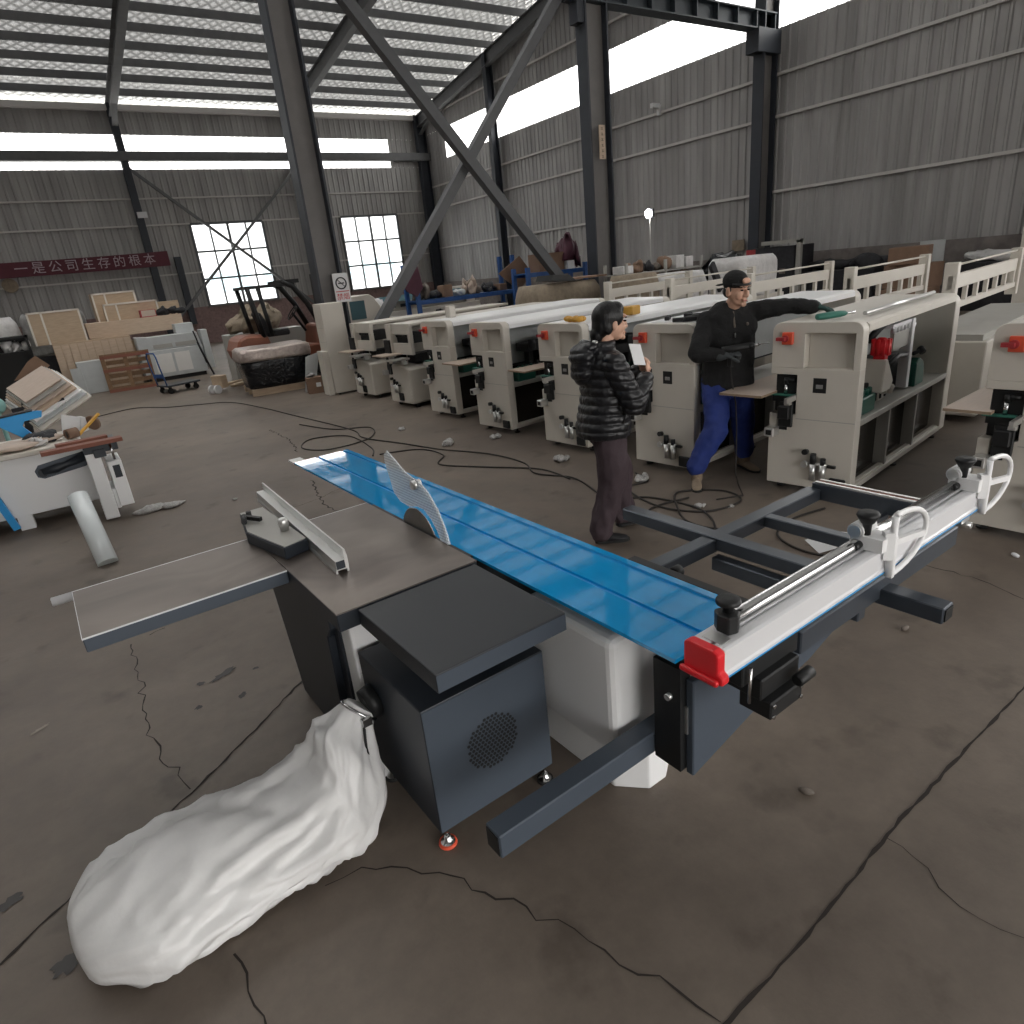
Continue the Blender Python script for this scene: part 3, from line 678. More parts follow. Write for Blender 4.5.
for i in range(NS+1):
    t = i/NS; cx_, cy_, cz_, hw, hh = interp(T, t); hw = max(hw, .012); hh = max(hh, .012)
    w_ = min(1, max(0, (t-.05)/.3)); tilt = Vector((1,0,.95*(1-w_))).normalized()   # ring normal turns from the port axis to level
    s = Vector((-.12, 1, 0)).normalized(); u = Vector((-tilt.z, 0, tilt.x))
    R = []
    for j in range(NA):
        a = 2*pi*j/NA; c_, s_ = cos(a), sin(a)
        px = abs(c_)**.8*(1 if c_ > 0 else -1); pz = abs(s_)**.9*(1 if s_ > 0 else -1)
        f = 0
        if t > .04:
            amp = min(1, (t-.04)/.12)*(1 if t < .9 else (1-t)/.1)
            # long pleats running from the neck, fading toward the full end
            f += amp*.020*sin(7*a+1.5*sin(2.2*t*pi))*max(.12, 1-t*1.5)
            f += amp*.030*mnoise.noise(Vector((c_*1.6, s_*1.6, t*3.2)))
            f += amp*.027*(.5-abs(mnoise.noise(Vector((c_*2.6+.7*t, s_*2.6, t*5+c_*2))))*2.2)
            f += amp*.009*(.5-abs(mnoise.noise(Vector((c_*6+t*3, s_*6, t*13))))*2.2)
            dd = (t-.50)-.16*c_; f -= .045*math.exp(-(dd/.035)**2)*max(0, s_)*(.3+.7*max(0, c_+.2))
        p = Vector((cx_, cy_, cz_)) + s*px*(hw+f) + u*pz*(hh+f*.9)
        if p.z < .008: p.z = .008
        R.append(p)
    rings.append(R)
g = MB(); g.loft(rings); g.build('bag_cloth', 'plastic_sack', bag)
g = MB(); tt = interp(T, .03); c0 = Vector(tt[:3]); uu = Vector((-.69,0,.72))
ring = [c0+Vector((-.12,1,0))*.065*cos(a)+uu*.068*sin(a) for a in [2*pi*i/28 for i in range(28)]]
g.path(ring, .007, n=8, closed=True); g.box(-.575,.995,.40,-.54,1.015,.43); g.build('hose_clamp', 'chrome', bag)
g = MB(); g.path([(-.575,.995,.40),(-.585,.985,.33),(-.58,.99,.25),(-.575,1.0,.2)], .010, n=8, flat=.4); g.build('clamp_strap', 'black', bag)
# ------------------------------------------------------------------ edge banding machines
# local frame: x along the length (away from the aisle), y across (0 = right side, .65 = left side), front panel at x 0..0.1
def panel_polys():
    lo = [(0,.06),(.44+.21,.06)]  # placeholder, replaced below
    return lo
WD = .65
def S2Y(p): return (WD-p[0], p[1])
def rcorner(cx, cz, r, a0, a1, n=6): return [(cx+r*cos(a0+(a1-a0)*i/n), cz+r*sin(a0+(a1-a0)*i/n)) for i in range(n+1)]
POL_A = [(0,.06),(.65,.06),(.65,.985),(0,.985),(0,.935),(.205,.935),(.205,.63),(.145,.63),(.145,.50),(.07,.50),(.07,.63),(0,.63)]
POL_B = [(0,.985),(.25,.985),(.25,1.24),(.60,1.24),(.60,.985),(.65,.985)]+rcorner(.65-.07,1.32-.07,.07,0,pi/2)+rcorner(.07,1.32-.07,.07,pi/2,pi)
def front_panel(root, m='cream'):
    g = MB(); g.prism([S2Y(p) for p in POL_A], 'yz', 0, .10); g.prism([S2Y(p) for p in POL_B], 'yz', 0, .10)
    g.box(.075,.05,.98,.098,.40,1.245)
    return g.build('end_panel', m, root, bevel=.004)
def regulator(root, y, z):
    g = MB()
    for dy in (0, -.075): g.cyl((-.035,y+dy,z-.16), (-.035,y+dy,z-.03), .022, .024, n=12)
    g.cyl((-.035,y-.105,z-.03),(-.035,y+.03,z-.03),.013,n=10); g.cyl((-.045,y+.055,z-.035),(-.07,y+.055,z-.035),.026,n=14)
    r = g.build('air_regulator', 'alu', root)
    g = MB(); g.cyl((-.035,y,z-.03),(-.035,y,z+.05),.024,.022,n=12); g.build('regulator_knob', 'black', r)
    g = MB(); g.cyl((-.035,y-.075,z-.03),(-.035,y-.075,z+.02),.02,n=12); g.build('filter_cap', 'black', r)
    g = MB(); g.cyl((-.02,y+.06,z+.055),(-.06,y+.06,z+.06),.022,n=12); g.build('gauge', 'black', r)
    g = MB(); g.box(-.05,y-.17,z-.045,-.025,y-.11,z-.025); g.build('valve_lever', 'black', r)
def switch(root, y, z):
    g = MB(); g.box(-.03,y-.035,z-.045,0,y+.045,z+.045); s = g.build('main_switch', 'orange_red', root, bevel=.004)
    g = MB(); g.cyl((-.03,y+.015,z),(-.045,y+.015,z),.026,n=14); g.box(-.075,y+.005,z-.012,-.04,y+.07,z+.012); g.build('switch_knob', 'red_dark', s)
def feed(root, board=True):
    g = MB(); g.box(-.02,.475,.73,2.2,.62,.775); f = g.build('feed_track', 'black', root)
    g = MB(); g.box(-.16,.44,.745,.35,.462,.785); g.box(-.14,.43,.73,-.10,.47,.75); g.build('guide_rail', 'alu', f)
    g = MB(); g.box(-.03,.47,.775,.25,.64,.782); g.build('green_plate', 'green_grey', f)
    g = MB(); g.cyl((.02,.535,.782),(.02,.535,.86),.014,n=12); c = g.build('stop_pin', 'chrome', f)
    g = MB(); g.cyl((.02,.535,.86),(.02,.535,.905),.018,n=12); g.cyl((.02,.535,.89),(.02,.47,.89),.014,n=10); g.build('pin_cap', 'black', f)
    g = MB(); g.box(-.02,.46,.53,.06,.57,.725); g.box(-.06,.47,.60,-.02,.56,.70); g.box(.03,.445,.64,.09,.62,.93); g.box(.0,.50,.50,.08,.58,.55); g.build('chain_drive', 'black', root, bevel=.006)
    g = MB(); g.box(-.10,.565,.46,0,.64,.53); te = g.build('track_end', 'alu', root, bevel=.004); g = MB(); g.box(-.102,.58,.475,-.099,.625,.515); g.build('tube_bore', 'black', te)
def banding_body(root, L=2.1, cover='cream', open_bays=True):
    g = MB(); g.box(.1,.03,.56,L,.60,.60); g.box(.1,.0,.56,L,.03,.605); g.build('work_shelf', 'grey_paint', root, bevel=.003)
    g = MB(); g.box(.1,.02,.07,L,.06,.11); g.box(.1,.0,.06,L,.03,.10); g.box(.1,.55,.07,L,.6,.12); g.build('base_rail', 'cream', root, bevel=.003)
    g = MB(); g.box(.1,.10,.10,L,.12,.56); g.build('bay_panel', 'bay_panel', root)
    for x in (.72, 1.36):
        g = MB(); g.box(x,.01,.10,x+.03,.10,.56); g.build('bay_divider', 'grey_paint', root)
    g = MB(); g.box(.1,.40,.77,L,.42,1.285); g.build('back_sheet', 'pale_grey', root)
    g = MB(); g.prism([(0,1.288),(.02,1.305),(.60,1.318),(.60,1.302),(.03,1.288),(.03,1.24),(0,1.24)], 'yz', .1, L-.02); g.build('top_cover', cover, root)
    for (x, y) in ((.12,.05),(.12,.58),(L-.05,.05),(L-.05,.58),(1.05,.05)):
        g = MB(); g.cyl((x,y,0),(x,y,.015),.035,n=12); g.cyl((x,y,.015),(x,y,.08),.012,n=8); g.build('machine_foot', 'black', root)
def far_panel(root, L):
    P = [(0,.06),(.65,.06)]+rcorner(.65-.09,1.30-.09,.09,0,pi/2)+rcorner(.09,1.30-.09,.09,pi/2,pi)
    g = MB(); g.prism([S2Y(p) for p in P], 'yz', L, L+.14); g.build('end_panel', 'cream', root, bevel=.006)
def rear_rail(root, x0, x1, y, z):
    g = MB(); g.box(x0,y-.02,z-.16,x1,y+.03,z-.02); g.box(x0,y-.03,z-.36,x1,y+.03,z-.30); r = g.build('pressure_beam', 'cream', root, bevel=.004)
    for k in range(7):
        x = x0+.15+k*(x1-x0-.3)/6; g = MB(); g.box(x-.03,y-.02,z-.31,x+.03,y+.02,z-.15); g.build('beam_web', 'cream', r)
    for x in (x0, x1-.09):
        g = MB(); g.box(x,y-.05,z-.45,x+.09,y+.07,z+.10); g.box(x+.09,y-.03,z-.1,x+.12,y+.03,z-.03); g.build('beam_post', 'cream', r, bevel=.006)
    g = MB(); g.cyl((x0+.05,y,z+.07),(x1-.05,y,z+.07),.012,n=8); g.build('rod', 'cream', r)
    g = MB(); g.box(x0-.3,y-.45,.07,x1,y+.25,.80); g.build('rear_cabinet', 'cream', root, bevel=.01)
    g = MB(); g.box(x0-.25,y-.40,.80,x1-.05,y+.2,.86); g.build('rear_track', 'grey_paint', root)
YAWM = radians(5.5)
GRP = 'edge banding machines in a row'
def new_machine(label, x, y, yaw=YAWM):
    return thing('edge_banding_machine', label, 'machine', (x, y, 0), yaw, GRP)
def dress(root, detail):
    front_panel(root)
    g = MB(); g.box(-.001,.225,.808,.01,.322,.918); w_ = g.build('display_window', 'black', root)
    g = MB(); g.box(-.003,.25,.84,0,.30,.87); g.build('display_face', 'film_grey', w_)
    g = MB(); g.box(-.0015,.005,.597,.002,.44,.603); g.build('panel_seam', 'grey_paint', root)
    switch(root, .52, 1.205); regulator(root, .27, .30)
    g = MB(); g.box(-.025,.03,.075,.0,.15,.17); g.build('power_socket', 'black', root, bevel=.008)
    feed(root)
def unit(root, kind):
    # working heads seen through the open hood
    g = MB(); g.box(.22,.05,.60,.50,.30,.73)
    for k in range(4): g.cyl((.26+k*.07,.09,.73),(.26+k*.07,.09,.78),.02,n=8)
    g.build('trimming_motor', 'green', root, bevel=.01)
    g = MB(); g.box(.50,.15,.60,.95,.38,.75); g.box(.55,.2,.75,.62,.3,1.0); g.box(.7,.18,.75,.9,.34,.95)
    for k in range(5): g.cyl((.5+k*.1,.13,.62),(.5+k*.1,.13,.80),.022,n=8)
    g.build('scraping_unit', 'black', root, bevel=.006)
    before = set(o.name for o in bpy.data.objects)
    if kind:
        g = MB(); g.lathe([(.03,0),(.06,.01),(.065,.08),(.05,.11),(.02,.13)], (.30,.08,1.0), 16); g.box(.27,.04,.96,.34,.12,1.05)
        for k in range(10):
            a = 2*pi*k/10; g.box(.30+.06*cos(a)-.008,.08+.06*sin(a)-.008,1.0,.30+.06*cos(a)+.008,.08+.06*sin(a)+.008,1.12)
        g.build('red_motor', 'red', root)
        g = MB(); g.prism([(.22,.72),(.40,.72),(.46,.78),(.30,.97),(.25,.97)], 'xz', .02, .20); g.build('hood_cover', 'cream', root, bevel=.008)
        g = MB(); g.box(.62,.10,.98,.98,.13,1.16); u = g.build('gantry_plate', 'grey_paint', root)
        g = MB(); g.box(.55,.09,1.16,1.02,.16,1.19); g.box(.97,.08,.62,1.03,.16,1.19)
        for k in range(5): g.cyl((.6+k*.08,.10,1.12),(.6+k*.08,.10,1.17),.018,n=8)
        g.cyl((1.06,.12,1.10),(1.09,.12,1.14),.03,n=10); g.cyl((1.06,.12,.92),(1.08,.12,.95),.02,n=8); g.build('gantry_frame', 'alu_white', u)
        g = MB(); g.path([(.30,.18,1.10),(.38,.14,1.18),(.52,.13,1.22),(.75,.14,1.20)], .028, n=10); g.path([(.45,.1,.86),(.7,.08,.93),(.95,.1,.9)], .02, n=8); g.build('hose', 'black', root)
        g = MB(); g.box(.46,.12,.60,.60,.3,.72); g.cyl((.5,.10,.66),(.5,.10,.74),.03,n=10); g.cyl((.60,.1,.65),(.60,.08,.72),.035,n=10); g.build('gear_head', 'cream', root, bevel=.01)
        g = MB(); g.prism([(1.12,.60),(1.34,.60),(1.34,.74),(1.30,.80),(1.2,.84),(1.12,.80)], 'xz', .06, .26); g.build('green_motor', 'green', root, bevel=.008)
        g = MB(); g.box(.62,.2,.6,1.1,.38,.9); g.cyl((1.12,.1,.88),(1.2,.06,.9),.018,n=8); g.cyl((1.19,.04,.88),(1.21,.08,.92),.03,n=10); g.build('feed_unit', 'dark_stuff', root, bevel=.006)
        g = MB(); g.prism([(.35,.3),(.75,.3),(.75,.5),(.6,.52)], 'xz', .50, .56); g.build('loose_part', 'pale_grey', root)
        for o in bpy.data.objects:
            if o.name not in before and o.parent == root: o.location.x += .30
    else:
        g = MB(); g.box(.45,.1,.92,.85,.34,1.02); g.cyl((.5,.08,.95),(.5,.08,1.06),.05,n=10); g.box(.8,.1,.7,1.0,.3,1.1); g.build('gluing_unit', 'dark_stuff', root, bevel=.01)
        g = MB(); g.prism([(.75,.62),(1.0,.62),(1.0,.78),(.9,.84),(.75,.8)], 'xz', .1, .3); g.build('green_motor', 'green', root, bevel=.008)
def board(x, y, yaw, label, s=1.0, m='wood_face', w=.36, l=.75):
    b_ = thing('wooden_board', label, 'board', (x, y, .784), yaw, 'boards on the feed tracks')
    g = MB(); g.box(0,0,0,l,w,.018); g.build('board_face', m, b_)
    g = MB(); g.box(-.001,0,.001,.0,w,.017); g.box(0,-.001,.001,l,0,.017); g.build('board_edge', 'wood_edge', b_)
    return b_
# the machine the man leans on
def place(bl_x, bl_y, yaw): # from the front panel's left foot to the local origin (right foot)
    return bl_x+WD*sin(yaw), bl_y-WD*cos(yaw)
LBL = ['cream edge banding machine cut off by the right edge of the photo',
       'cream edge banding machine under the man\'s outstretched arm, red motor inside',
       'cream edge banding machine behind the gap between the woman and the man',
       'cream edge banding machine just left of the woman, crumpled scrap on top',
       'cream edge banding machine second to the left of the woman',
       'cream edge banding machine third to the left of the woman, small block on top',
       'cream edge banding machine with slotted hood, second from the tall white cabinet',
       'cream edge banding machine with slotted hood, next to the tall white cabinet']
POS = [(4.56,1.62,radians(4)), (4.50,3.05,radians(8)), (4.305,4.34,YAWM), (4.23,5.67,YAWM), (4.215,7.04,YAWM), (4.28,8.45,YAWM)]
ma = new_machine(LBL[1], *place(*POS[1]))
dress(ma, 1); banding_body(ma); far_panel(ma, 2.1); unit(ma, 1); rear_rail(ma, 3.0, 5.7, .30, 1.42)
mb_ = new_machine(LBL[2], *place(*POS[2]))
dress(mb_, 1); banding_body(mb_, 3.0, 'bright_white'); far_panel(mb_, 3.0); unit(mb_, 0); rear_rail(mb_, 3.5, 5.85, .30, 1.42)
for i in (0, 3, 4, 5): dup(mb_ if i != 0 else ma, LBL[i], (*place(*POS[i]), 0), POS[i][2])
ma.rotation_euler = (0,0,POS[1][2])
# the two slotted-hood machines
def machine_b(label, x, y, yaw):
    root = thing('edge_banding_machine', label, 'machine', (*place(x, y, yaw), 0), yaw, GRP)
    g = MB(); P = [(0,.06),(.65,.06),(.65,.60),(.44,.66),(.145,.66),(.145,.50),(.07,.50),(.07,.66),(0,.63)]
    g.prism([S2Y(p) for p in P], 'yz', 0, .62); g.build('lower_panel', 'cream', root, bevel=.02)
    g = MB(); g.box(.62,.05,.06,2.6,.6,.14); g.box(.62,.02,.55,2.6,.6,.62); g.build('base_rail', 'cream', root)
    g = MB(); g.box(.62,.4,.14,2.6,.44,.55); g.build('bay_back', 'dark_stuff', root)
    g = MB(); P = [(.06,.66),(.16,.66),(.16,.82),(.65,.86),(.65,.98),(.18,.95),(.16,1.07),(.65,1.10),(.65,1.20)]+[(.03,1.20)]
    P = [(.03,.64),(.14,.64),(.14,1.26),(.03,1.26)]
    g.prism([S2Y(p) for p in P], 'yz', .06, .12)
    g.box(.10,-.02,1.10,.16,.53,1.26); g.box(.10,-.02,.80,.16,.53,.97); g.box(.10,-.02,.97,.16,.06,1.10); g.box(.12,.02,1.22,3.2,.60,1.26); g.box(.2,.3,.66,3.2,.33,1.24)
    g.build('upper_hood', 'cream', root, bevel=.006)
    g = MB(); g.box(.18,.08,.96,.5,.5,1.12); g.box(.12,.46,.70,.3,.56,.80); g.box(.2,.08,.66,1.6,.3,.80)
    for k in range(5): g.cyl((.14,.12+k*.08,1.08),(.18,.12+k*.08,1.08),.03,n=8)
    g.build('slot_mechanism', 'black', root)
    g = MB(); g.box(.02,.50,.66,.10,.58,.78); g.box(-.04,.40,.72,.05,.46,.80); g.prism([(.16,.66),(.24,.66),(.2,.73)], 'yz', .02, .10); g.build('black_unit', 'alu', root)
    g = MB(); g.box(.03,.52,.63,.12,.68,1.02); g.box(-.02,.5,.5,.05,.6,.66); g.box(.02,.3,.70,.10,.5,.77); g.build('chain_drive', 'black', root)
    g = MB(); g.box(-.22,.28,.80,.30,.66,.82); g.build('outfeed_board', 'wood_face', root)
    g = MB(); g.box(-.2,.08,.735,.1,.3,.76); g.build('support_arm', 'alu', root)
    g = MB(); g.box(-.10,.575,.50,0,.645,.57); g.build('track_end', 'alu', root, bevel=.004)
    regulator(root, .42, .38)
    g = MB(); g.box(-.025,.24,.10,.0,.36,.22); g.build('power_socket', 'black', root, bevel=.008)
    for p in ((.12,.05),(.12,.58),(2.4,.05),(2.4,.58)):
        f = MB(); f.cyl((p[0],p[1],0),(p[0],p[1],.08),.03,n=10); f.build('machine_foot', 'black', root)
    return root
m6 = machine_b(LBL[6], 4.27, 9.80, YAWM)
dup(m6, LBL[7], (*place(4.26, 11.25, YAWM), 0), YAWM)
# boards on the tracks
board(4.30, 2.99, radians(6), 'brown wooden board on the feed track beside the man\'s blue trousers', l=.85, w=.36)
board(4.53, 1.56, radians(4), 'wooden board on the feed track of the machine at the right edge', l=.85, w=.26)
board(4.22, 5.95, radians(2), 'pale wooden board sticking out of the second machine left of the woman', l=.6, w=.32)
board(4.18, 7.33, radians(2), 'pale wooden board sticking out of the third machine left of the woman', l=.6, w=.42)
# tall white cabinet closing the row
c = thing('electrical_cabinet', 'tall white steel cabinet at the far end of the machine row', 'cabinet', (4.06,11.80,0), radians(-2))
g = MB(); g.box(0,0,.03,.42,.42,1.62); g.build('cabinet_body', 'cream', c, bevel=.01)
g = MB(); g.box(-.10,.06,.0,.0,.36,.80); g.build('cabinet_door', 'cream', c, bevel=.006)
for z in (.45,.95,1.2):
    g = MB(); g.box(-.003,.03,z,.0,.40,z+.006); g.build('door_seam', 'grey_paint', c)
g = MB(); g.box(.06,.0,.0,.1,.05,.03); g.box(.35,.0,.0,.4,.42,.03); g.build('cabinet_plinth', 'black', c)
c2 = thing('machine_hood', 'white machine hood with dark window behind the tall white cabinet', 'machine', (5.05,13.6,0), radians(3))
g = MB(); g.box(0,0,0,1.15,.7,1.1); g.prism([(0,1.1),(0,1.62),(.75,1.66),(.85,1.6),(1.15,1.15),(1.15,1.1)], 'xz', 0, .7); g.build('hood_body', 'cream', c2, bevel=.01)
g = MB(); g.box(.28,-.01,1.18,.62,.0,1.55); g.build('hood_window', 'teal', c2)
# things lying on top of the machines
o = thing('crumpled_scrap', 'crumpled tan scrap on top of the machine left of the woman', 'scrap', (4.42,5.3,1.318))
g = MB(); rnd = random.Random(3)
for k in range(7): g.ell((rnd.uniform(-.05,.05), rnd.uniform(-.13,.13), .03), (rnd.uniform(.03,.06), rnd.uniform(.03,.06), .03), 7, 5)
g.build('scrap_body', 'yellow', o)
o = thing('yellow_tape_box', 'small yellow box on the machine top behind the woman', 'box', (4.98,5.02,1.316), .2)
g = MB(); g.box(0,0,0,.16,.12,.09); g.build('box_body', 'yellow', o, bevel=.01)
o = thing('white_block', 'small white block on top of the third machine left of the woman', 'block', (4.72,8.35,1.316))
g = MB(); g.box(0,0,0,.10,.14,.16); g.build('block_body', 'cream', o, bevel=.01)
o = thing('tool_heap', 'dark heap of tools and a paper on the machine top behind the woman', 'tools', (4.7,3.95,1.318), .1)
g = MB(); rnd = random.Random(8)
for k in range(12):
    a = rnd.uniform(0,6); x, y = rnd.uniform(-.2,.3), rnd.uniform(-.15,.25); l = rnd.uniform(.05,.16); g.bar((x-l*cos(a),y-l*sin(a),.02),(x+l*cos(a),y+l*sin(a),.02),.04,.035)
g.build('tools', 'dark_stuff', o, bevel=.005)
g = MB(); g.box(-.25,.0,.001,-.02,.3,.004); g.build('paper_slip', 'paper', o)
o = thing('long_grey_rod', 'long grey rod lying along the machine top beside the green tool', 'rod', (4.95,2.60,1.335), radians(8))
g = MB(); g.cyl((0,0,0),(1.55,.0,0),.016,n=10); g.build('rod_body', 'alu', o)
o = thing('pneumatic_tool', 'green grip tool under the man\'s left glove on the machine top', 'tool', (4.62,2.78,1.345), radians(-18))
g = MB(); g.loft([[(x, r*cos(a)*.9, r*sin(a)*.75) for a in [2*pi*j/14 for j in range(14)]] for x, r in ((0,.015),(.01,.03),(.08,.034),(.2,.032),(.25,.025),(.27,.012))]); g.build('tool_grip', 'green_grey', o)
g = MB(); g.cyl((.26,0,0),(.34,0,0),.012,n=10); g.build('tool_tip', 'chrome', o)
# ------------------------------------------------------------------ people
def remeshed(g, name, m, parent, voxel=.006, it=6, fn=None, fac=.5):
    me = bpy.data.meshes.new('tmp'); me.from_pydata([tuple(p) for p in g.v], [], g.f)
    bm = bmesh.new(); bm.from_mesh(me); bmesh.ops.recalc_face_normals(bm, faces=bm.faces); bm.to_mesh(me); bm.free()
    o = bpy.data.objects.new('tmp', me); COL.objects.link(o)
    r = o.modifiers.new('r', 'REMESH'); r.mode = 'VOXEL'; r.voxel_size = voxel
    s = o.modifiers.new('s', 'SMOOTH'); s.factor = fac; s.iterations = it
    dg = bpy.context.evaluated_depsgraph_get(); dg.update()
    me2 = bpy.data.meshes.new_from_object(o.evaluated_get(dg)); bpy.data.objects.remove(o)
    me2.name = name; me2.materials.clear(); me2.materials.append(MATS[m])
    if fn:
        ns = [v.normal.copy() for v in me2.vertices]
        for v, n in zip(me2.vertices, ns): v.co += n*fn(v.co, n)
    me2.polygons.foreach_set('use_smooth', [True]*len(me2.polygons))
    o2 = bpy.data.objects.new(name, me2); COL.objects.link(o2)
    if parent is not None: o2.parent = parent
    return o2
def cap(g, p0, p1, r0, r1, n=14):
    p0, p1 = Vector(p0), Vector(p1)
    g.cyl(p0, p1, r0, r1, n); g.ell(p0, r0, n, 8); g.ell(p1, r1, n, 8)
def frame(f, u=(0,0,1)):
    f = Vector(f).normalized(); u = Vector(u); l = u.cross(f).normalized(); u = f.cross(l)
    return Matrix((f, l, u)).transposed()
def tors(g, rings, R, n=24):
    """rings: (centre, rx fwd, ry side)"""
    out = []
    for c, rx, ry in rings:
        c = Vector(c)
        out.append([c + R @ Vector((rx*(abs(cos(a))**.85)*(1 if cos(a) > 0 else -1), ry*(abs(sin(a))**.85)*(1 if sin(a) > 0 else -1), 0)) for a in [2*pi*j/n for j in range(n)]])
    g.loft(out)
def head(g, c, R, k=1.0, male=False):
    c = Vector(c)
    def E(p, r): g.ell(c+R @ (Vector(p)*k), tuple(x*k for x in r), 16, 10, M=R)
    E((-.012,0,.03), (.093,.073,.088)); E((.012,0,-.03), (.072,.064,.085)); E((.03,0,-.085), (.045,.045,.032))
    E((.078,0,-.10), (.018,.024,.018)); E((.055,.034,-.035), (.028,.026,.034)); E((.055,-.034,-.035), (.028,.026,.034))
    E((.078,0,.028), (.02,.052,.014)); E((.094,0,-.022), (.018,.0125,.026)); E((.104,0,-.038), (.013,.014,.011)); E((.096,.013,-.041), (.009,.008,.008)); E((.096,-.013,-.041), (.009,.008,.008))
    E((.086,0,-.068), (.012,.024,.008)); E((.084,0,-.078), (.012,.02,.008))
    for s in (-1, 1): E((-.008, s*.075, -.018), (.02,.010,.034))
def face_bits(root, c, R, k=1.0):
    c = Vector(c)
    for s in (-1, 1):
        g = MB(); g.ell(c+R @ (Vector((.082,s*.031,-.001))*k), (.009*k,.014*k,.0055*k), 10, 6, M=R); g.build('eye', 'eye_dark', root)
        g = MB(); g.path([c+R @ (Vector(p)*k) for p in ((.092,s*.012,.018),(.092,s*.03,.024),(.08,s*.05,.018))], .0035*k, 6); g.build('eyebrow', 'hair', root)
    g = MB(); g.ell(c+R @ (Vector((.094,0,-.0725))*k), (.006*k,.021*k,.005*k), 10, 6, M=R); g.build('mouth', 'lips', root)
def hand(g, w, d, pn, curl=.6, s=1.0, side=1, r=.009):
    """w wrist, d finger direction, pn palm-facing normal; side +1: thumb toward d x pn"""
    w, d, pn = Vector(w), Vector(d).normalized(), Vector(pn).normalized(); t = d.cross(pn).normalized()*side; pn = (pn-d*pn.dot(d)).normalized()
    M = Matrix((d, t, pn)).transposed()
    g.ell(w+d*.045*s, (.05*s,.038*s,.016*s), 14, 8, M=M); g.ell(w+d*.02*s+t*.018*s+pn*.008*s, (.032*s,.018*s,.016*s), 10, 6, M=M)
    for i, (o, l) in enumerate(((.029,.075),(.010,.085),(-.010,.078),(-.028,.06))):
        p = w+d*(.082-abs(o)*.25)*s+t*o*s; dd = d.copy()
        for q, f in enumerate((.45,.32,.23)):
            a = curl*(.55+.35*q); dd = (d*cos(a*(q+1)*.8)+pn*sin(a*(q+1)*.8)).normalized(); p2 = p+dd*l*f*s
            cap(g, p, p2, r*s*(1-.08*q), r*s*(.92-.08*q), 8); p = p2
    p = w+d*.02*s+t*.03*s
    for q, l in enumerate((.035,.03,.025)):
        dd = (d*(.75+.1*q)+t*(.62-.3*q)+pn*(.25+.25*q*curl)).normalized(); p2 = p+dd*l*s; cap(g, p, p2, r*1.15*s, r*1.0*s, 8); p = p2
def shoe(name, m, root, heel, d, L=.25, up=0):
    heel, d = Vector(heel), Vector(d).normalized(); t = Vector((-d.y, d.x, 0)); M = Matrix((d, t, Vector((0,0,1)))).transposed()
    rings = []
    for x, w_, h in ((0,.026,.05),(.02,.034,.075),(.06,.036,.082),(.11,.038,.07),(.16,.044,.055),(.20,.043,.046),(.235,.032,.036),(.25,.012,.024)):
        x *= L/.25
        rings.append([heel+d*x+t*w_*cos(a)*1.0+Vector((0,0,max(0.0, h/2+h/2*sin(a)*1.0))) for a in [2*pi*j/16 for j in range(16)]])
    g = MB(); g.loft(rings); o = remeshed(g, name, m, root, .006, 3)
    g = MB(); P = []
    for x, w_ in ((0,.018),(.02,.036),(.08,.039),(.15,.046),(.2,.046),(.24,.034),(.258,.012)): P.append((x*L/.25, w_))
    pts = [heel+d*x+t*w_ for x, w_ in P]+[heel+d*x-t*w_ for x, w_ in reversed(P)]
    g.prism([(p.x, p.y) for p in pts], 'xy', 0, .018); g.build('sole', 'rubber', o)
    return o

# ---- the woman: walks up to the machines, turned to the man, hands at her chest
wx, wy = 2.97, 3.27
wr = thing('person', 'woman in a black puffer jacket and brown trousers, hair tied back, hands at chest', 'person', (wx, wy, 0), radians(-20))
R0 = frame((1,0,0)); RH = frame((1,.05,-.02)); hc = Vector((.06,0,1.507))
sh = [(-.01,-.185,1.265), (-.01,.185,1.265)]; el = [(.10,-.235,.99), (.13,.225,1.0)]; wr_ = [(.262,-.095,1.135), (.27,.06,1.15)]
hp = [(-.02,-.085,.84), (-.02,.085,.84)]; kn = [(-.005,-.085,.455), (.11,.09,.46)]; an = [(-.10,-.075,.09), (.17,.14,.09)]
g = MB(); head(g, hc, RH, 1.06); cap(g, (.0,0,1.30), (.03,0,1.44), .056, .05)
tors(g, [((-.02,0,.80),.09,.15),((-.02,0,.9),.10,.155),((0,0,1.05),.09,.13),((0,0,1.2),.10,.15),((-.01,0,1.29),.08,.16),((-.005,0,1.34),.055,.08)], R0)
for i in (0, 1):
    cap(g, sh[i], el[i], .045, .036); cap(g, el[i], wr_[i], .036, .026); cap(g, hp[i], kn[i], .075, .05); cap(g, kn[i], an[i], .048, .032)
hand(g, Vector(wr_[0])+Vector((.012,.015,.02)), (.25,.45,.72), (-.55,.62,.05), .75, .92, -1); hand(g, Vector(wr_[1])+Vector((.012,-.02,.02)), (.2,-.62,.6), (-.5,-.6,.0), .9, .92, 1)
body = remeshed(g, 'body', 'skin', wr, .0055, 4)
face_bits(body, hc, RH, 1.06)
# hair: close cap with a low bun
g = MB()
g.ell(hc+Vector((-.022,0,.03)), (.108,.092,.102), 18, 12); g.ell(hc+Vector((-.07,0,-.02)), (.06,.074,.085), 16, 10); g.ell(hc+Vector((.035,0,.075)), (.055,.07,.05), 14, 8)
g.ell(hc+Vector((-.10,0,-.075)), (.045,.05,.06), 14, 9); g.ell(hc+Vector((-.115,0,-.135)), (.035,.035,.06), 12, 8)
for s in (-1, 1): g.ell(hc+Vector((.015,s*.062,.03)), (.05,.024,.05), 12, 8); g.ell(hc+Vector((-.045,s*.066,-.02)), (.036,.02,.06), 10, 8)
remeshed(g, 'hair', 'hair', wr, .006, 12)
g = MB(); g.ell(hc+Vector((-.125,-.02,-.115)), (.02,.035,.014), 10, 6); g.build('hair_tie', 'alu', wr)
